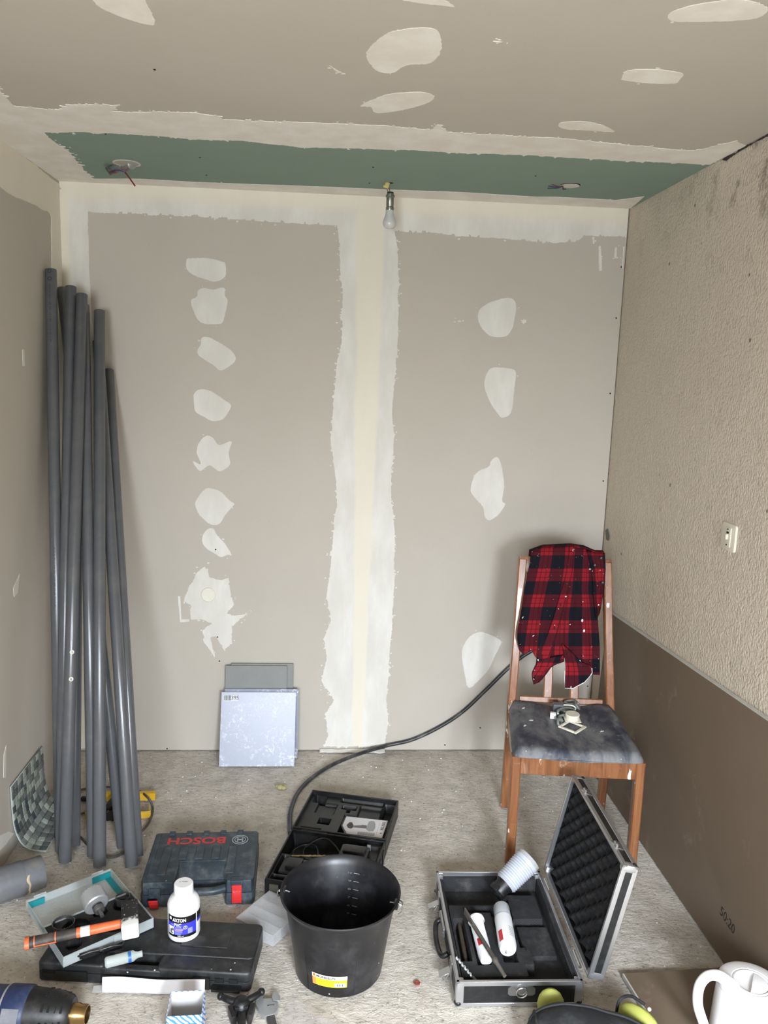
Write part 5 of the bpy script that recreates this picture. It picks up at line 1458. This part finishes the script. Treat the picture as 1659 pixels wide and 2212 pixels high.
for (x, y) in ((1300, 1580), (1130, 1530), (1147, 1556), (1133, 1568)):
    p = st(x, y)
    tag(obj('plaster_flake', mv(prism([(-.008, -.002), (.006, -.004), (.009, .001), (.001, .004)], 0, .0015), 0, 0, 0, rz=random.random()), M_hem, None, p), {1300: 'largest white plaster flake on the seat near the front', 1130: 'small flake near the rear post of the chair seat', 1147: 'plaster flake halfway down the seat near its side edge', 1133: 'yellowish flake close to the seat side edge'}[x], 'plaster flake', 'plaster flakes on the seat')
# ---- long flake on the lower back rail
# ================================================================== RIGHT SIDE, CEILING FITTINGS, SMALL THINGS
def mat_bboard():
    t = NT('brown_board_paper')
    c = t.mix(t.noise(2.5, 6, .6), lin((106, 92, 77)), lin((122, 106, 90)))
    c = t.mix(t.rampf(t.noise(8, 8, .7), .58, .75, 0, .4), c, lin((164, 150, 136)))
    c = t.mix(t.rampf(t.noise(20, 6, .7, t.mapped((1, 1, 2.6), rot=(.6, 0, 0))), .70, .73, 0, .6), c, lin((206, 200, 192)))
    t.color(c); t.set(Roughness=.7, Specular_IOR_Level=.3)
    return t.m
M_bb = mat_bboard()
M_be = plain('gypsum_edge', (196, 194, 188), .8, dust=.3)
def slab(fr, th, n_):
    a = [Vector(p) for p in fr]; n_ = Vector(n_).normalized() * th
    b = [p + n_ for p in a]
    k = len(a)
    return a + b, [list(range(k))[::-1], [i + k for i in range(k)]] + [[i, (i + 1) % k, k + (i + 1) % k, k + i] for i in range(k)]
xb0, xb1 = 2.168, 2.186
top0, top1 = rw(1316, 1322, W - .016), rw(1700, 1585, W - .016)
yk0, yk1 = -.165, -1.62
zt0 = top0.z; zt1 = top1.z + (top1.z - top0.z) / (top1.y - top0.y) * (yk1 - top1.y)
fr = [(xb0, yk0, .004), (xb1, yk1, .004), (W - .016, yk1, zt1), (W - .016, yk0, zt0)]
LB_ = thing('leaning_board', 'brown backed plasterboard offcut leaning on its long side on the rough wall', 'board', (0, 0, 0))
obj('panel', slab(fr, .012, (1, 0, .04)), M_bb, LB_, smooth=False)
e0, e1 = Vector(fr[3]), Vector(fr[2])
obj('gypsum_edge', slab([e0 + Vector((-.0005, 0, -.001)), e1 + Vector((-.0005, 0, -.001)), e1 + Vector((.0135, 0, .001)), e0 + Vector((.0135, 0, .001))], .0012, (0, 0, 1)), M_be, LB_, smooth=False)
def on_board(x, y):
    d_ = ray(x, y); n_ = (Vector(fr[1]) - Vector(fr[0])).cross(Vector(fr[3]) - Vector(fr[0])).normalized()
    return CAM + d_ * ((Vector(fr[0]) - CAM).dot(n_) / d_.dot(n_)), n_
def board_text(s, a, b, hgt):
    pa_, n_ = on_board(*a); pb_, _ = on_board(*b)
    if n_.x > 0: n_ = -n_
    X = (pb_ - pa_); L = X.length; X.normalize(); Yv = n_.cross(X)
    if False: Yv = -Yv
    m = Matrix(((X.x, Yv.x, n_.x, 0), (X.y, Yv.y, n_.y, 0), (X.z, Yv.z, n_.z, 0), (0, 0, 0, 1)))
    c_ = (pa_ + pb_) / 2 + n_ * .0003
    obj('stencil_print', xf(text_fit(s, L, hgt, .0002), Matrix.Translation(c_) @ m), M_ink, LB_, smooth=False)
board_text('50:20', (1557, 1965), (1587, 2011), .028)
board_text('Z-21', (1630, 2050), (1676, 2118), .036)
# ---- board offcut on the floor under the kettle
FB = thing('floor_board', 'brown plasterboard offcut lying flat on the floor under the white kettle', 'board', (0, 0, 0))
pl_ = [(1.871, -1.363), (2.158, -1.348), (2.164, -1.72), (1.905, -1.735)]
obj('panel', prism([(x, y) for x, y in pl_], .0005, .0130), M_bb, FB, smooth=False)
obj('gypsum_edge', prism([(1.8695, -1.3645), (1.8735, -1.3630), (1.9075, -1.735), (1.9035, -1.735)], .001, .0134), M_be, FB, smooth=False)

# ---- kettle
M_kt = plain('white_kettle_plastic', (232, 230, 230), .22, coat=.2)
KT = thing('electric_kettle', 'white plastic electric kettle with loop handle standing on the brown board', 'kettle', (2.078, -1.628, .0138), .05)
obj('jug', lathe([(.084, 0), (.086, .004), (.085, .03), (.081, .12), (.078, .172), (.0765, .176)], 48), M_kt, KT)
obj('base_ring', ring(.080, .0875, 0, .012, 48), M_kt, KT)
ld = obj('lid', lathe([(.0775, .175), (.0785, .178), (.0765, .184), (.068, .1875), (.047, .189), (.046, .1865), (.044, .1865), (.0425, .189), (.040, .1895), (.038, .184), (.0001, .182)], 48, True, False), M_kt, KT)
obj('lid_grip', [mv(prism([(.036 * math.cos(a), .036 * math.sin(a)) for a in [PI * k / 14 for k in range(15)]], .180, .1895, .002), 0, 0, 0, rz=-2.2)], M_kt, ld)
obj('handle', tube(smoothpath([(-.055, .004, .184), (-.082, .006, .206), (-.112, .006, .208), (-.132, .004, .184), (-.134, 0, .14), (-.116, 0, .09), (-.100, 0, .055), (-.080, 0, .042)], 6), [.016 - .004 * min(1, k / 10) for k in range(43)], 14), M_kt, KT)
obj('handle_joint', [mv(lathe([(.020, 0), (.021, .006), (.019, .010)], 28), -.052, .004, .178)], M_kt, KT)
obj('spout', [xf(prism([(.06, -.022), (.105, 0), (.06, .022)], .13, .178, .002), Matrix.Identity(4))], M_kt, KT)
obj('switch', [bx(-.104, -.088, -.008, .008, .008, .022, .003)], M_kt, KT)

# ---- black bag with lime ends
M_bag = plain('black_bag_fabric', (26, 27, 30), .75, dust=.4, dscale=12, dustc=(92, 94, 96), bump=.3, bscale=700)
M_lim = plain('lime_fabric', (164, 168, 82), .6, dust=.1)
BG = thing('tool_bag', 'black zipped fabric bag with lime green ends in the near foreground', 'bag', (1.700, -1.640, .0005), -.18)
def bag(u, v):
    a = PI * u; b = -PI / 2 + PI * v
    x = -.165 * math.cos(a); w_ = math.sin(a) ** .45
    y = .105 * math.sin(b) * w_; z = .122 * math.cos(b) ** .75 * w_ * (1 - .18 * (x / .165)) if math.cos(b) > 0 else 0
    return (x, y, max(.002, z + .004 * mnoise.noise(Vector((x * 20, y * 20, 7)))))
obj('body', grid(40, 24, bag), M_bag, BG, angle=80)
obj('bottom', prism([(-.165 * math.cos(PI * k / 20), .105 * math.sin(PI * k / 20) ** .45) for k in range(21)] + [(.165 * math.cos(PI * k / 20), -.105 * math.sin(PI * k / 20) ** .45) for k in range(1, 20)], 0, .004), M_bag, BG)
obj('zip_piping', tube([Vector(bag(.10 + .8 * k / 30, .62)) + Vector((0, 0, .001)) for k in range(31)], .0042, 8), M_bag, BG)
obj('zip_piping', tube([Vector(bag(.16, .1 + .8 * k / 20)) + Vector((0, 0, .001)) for k in range(21)], .003, 8), M_bag, BG)
l0 = obj('lime_end', [mv(ball(.034, (0, 0, 0), (1, .62, 1.25)), -.098, .108, .058)], M_lim, BG)
l1 = obj('lime_end', [mv(ball(.04, (0, 0, 0), (1.5, .6, 1.1)), .118, .085, .050, rz=-.75)], M_lim, BG)
obj('rivet', ball(.005, (.142, .098, .082)), plain('white_rivet', (236, 234, 226), .3), BG)
obj('black_trim', [tube(smoothpath([(.068, .118, .02), (.075, .13, .07), (.10, .12, .095), (.13, .10, .092)], 6), .004, 8)], M_bag, BG)

# ---- light switch on the rough wall
c_ = rw(1577, 1160)
SW = thing('light_switch', 'old cream light switch on the rough plaster wall', 'light switch', (W, c_.y, c_.z))
M_sw = plain('aged_cream_plastic', (222, 214, 196), .4, dust=.2, dustc=(150, 138, 118))
a_, b2 = rw(1562, 1160), rw(1592, 1160)
wy_ = abs(a_.y - b2.y); hz_ = .080
obj('surround', [mv(prism(rrect(wy_, hz_, .008), 0, .006, .002), 0, 0, 0, 0, -PI / 2, 0) if False else xf(prism(rrect(hz_, wy_, .008), 0, .006, .002), Matrix(((0, 0, -1, 0), (0, 1, 0, 0), (1, 0, 0, 0), (0, 0, 0, 1))))], M_sw, SW)
obj('plate', xf(prism(rrect(.058, wy_ * .42, .002), .006, .0085, .001), Matrix(((0, 0, -1, 0), (0, 1, 0, 0), (1, 0, 0, 0), (0, 0, 0, 1)))), M_sw, SW)
obj('toggle', [bx(-.015, -.0085, -.005, .005, -.007, .009, .002)], M_sw, SW)
obj('slot', bx(-.0092, -.0083, -.0065, .0065, .011, .016), M_dark, SW, smooth=False)
for zz in (-.023, .023): obj('screw', [mv(lathe([(.0025, 0), (.0025, .0012)], 10), -.0085, 0, zz, ry=-PI / 2)], M_screw, SW)

# ---- bare bulb
YBU = -.234
LM = thing('bare_bulb', 'unlit white bulb in a metal holder hanging by two wires from the green board', 'light bulb', (1.238, YBU, 2.141))
def mat_bulb():
    t = NT('milk_glass'); t.color(lin((214, 214, 210))); t.set(Roughness=.12, Transmission_Weight=.15, Coat_Weight=.3); return t.m
obj('bulb', lathe([(.0001, 0), (.012, .001), (.0195, .006), (.0235, .014), (.0245, .021), (.0225, .031), (.0175, .044), (.0152, .056), (.0145, .066)], 32, False, True), mat_bulb(), LM)
sk = obj('holder', lathe([(.0148, .064), (.0152, .066), (.0152, .074), (.0135, .076), (.0135, .080), (.0142, .081), (.0142, .108), (.0165, .110), (.0165, .116), (.0135, .117), (.0135, .121), (.010, .124)], 28), plain('nickel_holder', (150, 150, 142), .3, .85), LM)
obj('collar', ring(.0100, .0118, .119, .127, 24), M_blk, LM)
M_wr, M_wk, M_wg, M_wb = plain('red_wire', (120, 40, 36), .4), plain('black_wire', (22, 20, 20), .4), plain('green_wire', (30, 92, 66), .4), plain('blue_wire', (46, 62, 110), .4)
def lm(x, y): p = bw(x, y, YBU); return Vector((p.x - 1.238, 0, p.z - 2.141))
obj('terminal_block', [mv(box(.016, .010, .022, (0, 0, 0), .002), *(lm(836, 400)), ry=.25), mv(ball(.006), lm(833, 402).x - .004, 0, lm(833, 402).z)], plain('yellowed_block', (196, 178, 108), .4), LM)
obj('wire', tube(smoothpath([lm(841, 422), lm(838, 414), lm(835, 406)], 4), .0013, 6), M_wr, LM)
obj('wire', tube(smoothpath([lm(844, 422), lm(842, 412), lm(840, 405)], 4), .0013, 6), M_wk, LM)
up_ = lm(850, 384)
obj('wire', tube(smoothpath([lm(841, 394), lm(846, 390), Vector((up_.x, .0, 2.3 - 2.141 + .002))], 4), .0013, 6), M_wk, LM)
obj('ceiling_hole', mv(lathe([(.011, 0), (.010, .0006), (.0001, .0006)], 20, True, False), up_.x - .01, .002, 2.3 - 2.141, rx=PI), M_dark, LM)

# ---- wire ends hanging from the ceiling board
def cp_(x, y, yy): return bw(x, y, yy)
yj = fl(262, 358, H).y
JB = thing('conduit_outlet', 'grey corrugated conduit end with tangled wires hanging from the green board', 'cable outlet', (0, 0, 0))
c0 = fl(266, 352, H)
obj('cut_hole', mv(lathe([(.046, 0), (.046, .0008), (.0001, .0008)], 32, True, False), c0.x + .012, c0.y, H, rx=PI), plain('hole_grey', (176, 170, 160), .9), JB)
obj('hole_edge', mv(ring(.040, .0465, 0, .0016, 32), c0.x + .012, c0.y, H, rx=PI), plain('gypsum_white', (206, 200, 190), .9), JB)
pth = smoothpath([Vector((c0.x + .028, c0.y + .01, H - .002)), cp_(272, 350, yj) + Vector((0, 0, -.002)), cp_(255, 358, yj), cp_(241, 366, yj), cp_(233, 371, yj)], 18)
obj('conduit', tube(pth, [.0135 + .0022 * math.sin(k * 1.6) for k in range(len(pth))], 14), plain('conduit_grey', (150, 150, 145), .3, .4), JB)
obj('wire', tube(smoothpath([cp_(236, 372, yj - .012), cp_(250, 373, yj - .016), cp_(262, 366, yj - .016), cp_(272, 366, yj - .014), cp_(284, 362, yj - .012)], 5), .0022, 6), M_wr, JB)
obj('wire', tube(smoothpath([cp_(240, 370, yj - .010), cp_(256, 368, yj - .018), cp_(268, 371, yj - .018), cp_(276, 367, yj - .016)], 5), .002, 6), M_wb, JB)
obj('wire', tube(smoothpath([cp_(268, 370, yj - .016), cp_(277, 381, yj - .018), cp_(292, 402, yj - .020)], 5), .0028, 6), M_wr, JB)
obj('wire_coil', tube([cp_(281 + 5 * k / 24, 362 + 3 * math.sin(k * 1.3), yj - .016 - .004 * math.cos(k * 1.3)) for k in range(25)], .0016, 6), plain('yellow_green_wire', (150, 160, 36), .4), JB)
obj('thin_wire', tube(smoothpath([cp_(296, 351, yj), cp_(303, 350, yj), cp_(312, 348, yj)], 4), .0006, 5), M_wk, JB)
c1 = fl(1231, 401, H); yj2 = c1.y
JC = thing('ceiling_outlet', 'round hole in the green board with coloured wire ends poking out', 'cable outlet', (0, 0, 0))
obj('cut_hole', mv(lathe([(.034, 0), (.034, .0012), (.030, .0016), (.0001, .0016)], 28, True, False), c1.x, c1.y, H, rx=PI), plain('gypsum_white', (206, 200, 190), .9), JC)
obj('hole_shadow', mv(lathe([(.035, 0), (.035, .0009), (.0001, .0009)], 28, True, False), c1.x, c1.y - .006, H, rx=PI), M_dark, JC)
j0 = Vector((c1.x - .026, c1.y, H - .001))
for (x, y, m) in ((1189, 397, M_wr), (1184, 402, M_wb), (1183, 407, M_wg), (1218, 410, M_wr), (1223, 409, M_wb)):
    e_ = cp_(x, y, yj2 - .004)
    obj('wire', tube(smoothpath([j0, j0.lerp(e_, .3) + Vector((0, 0, -.006)), e_], 5), .0020, 6), m, JC)

# ---- crumbs on the floor
rnd = random.Random(5)
cr = []
def crumb(x, y, r):
    k = rnd.randint(4, 6)
    pts = [(r * rnd.uniform(.6, 1.2) * math.cos(2 * PI * i / k), r * rnd.uniform(.6, 1.2) * math.sin(2 * PI * i / k)) for i in range(k)]
    return mv(prism(pts, -.002, r * .5), x, y, 0, rx=rnd.uniform(-.2, .2), rz=rnd.uniform(0, 6))
for _ in range(300):
    x, y = rnd.uniform(.1, 2.15), -abs(rnd.gauss(.0, .75)) - .02
    if y < -2.0: continue
    cr.append(crumb(x, y, rnd.choice((.001, .0012, .0016, .002, .003))))
o_ = obj('plaster_crumbs', cr, M_hem, smooth=False)
o_['kind'] = 'stuff'; o_['label'] = 'white plaster crumbs strewn over the concrete floor'; o_['category'] = 'crumbs'
p = fl(605, 1703)
tag(obj('foam_lump', [mv(ball(.013 * s_, (0, 0, 0), (1, 1, .7)), dx_, dy_, .006) for s_, dx_, dy_ in ((1, 0, 0), (.8, .014, -.006), (.7, -.010, .008), (.6, .02, .006))], plain('yellowish_foam', (176, 168, 120), .9, bump=.6, bscale=90), None, (p.x, p.y, 0)), 'small yellowish lump of foam on the floor before the back wall', 'foam lump')
pa_, pb_ = bw(690, 1628, -.03), bw(832, 1622, -.03)
def ledge(u, v):
    x = pa_.x + (pb_.x - pa_.x) * u
    return (x, -.004 - .026 * v * (.75 + .4 * mnoise.noise(Vector((u * 6, 0, 1)))), .001 + .014 * (1 - v) * (.6 + .5 * mnoise.noise(Vector((u * 5, 3, 1)))))
o_ = tag(obj('plaster_dropping', grid(30, 6, ledge), M_cmp), 'dried strip of plaster along the floor under the taped joint', 'plaster')
o_.modifiers.new('thickness', 'SOLIDIFY').thickness = .002
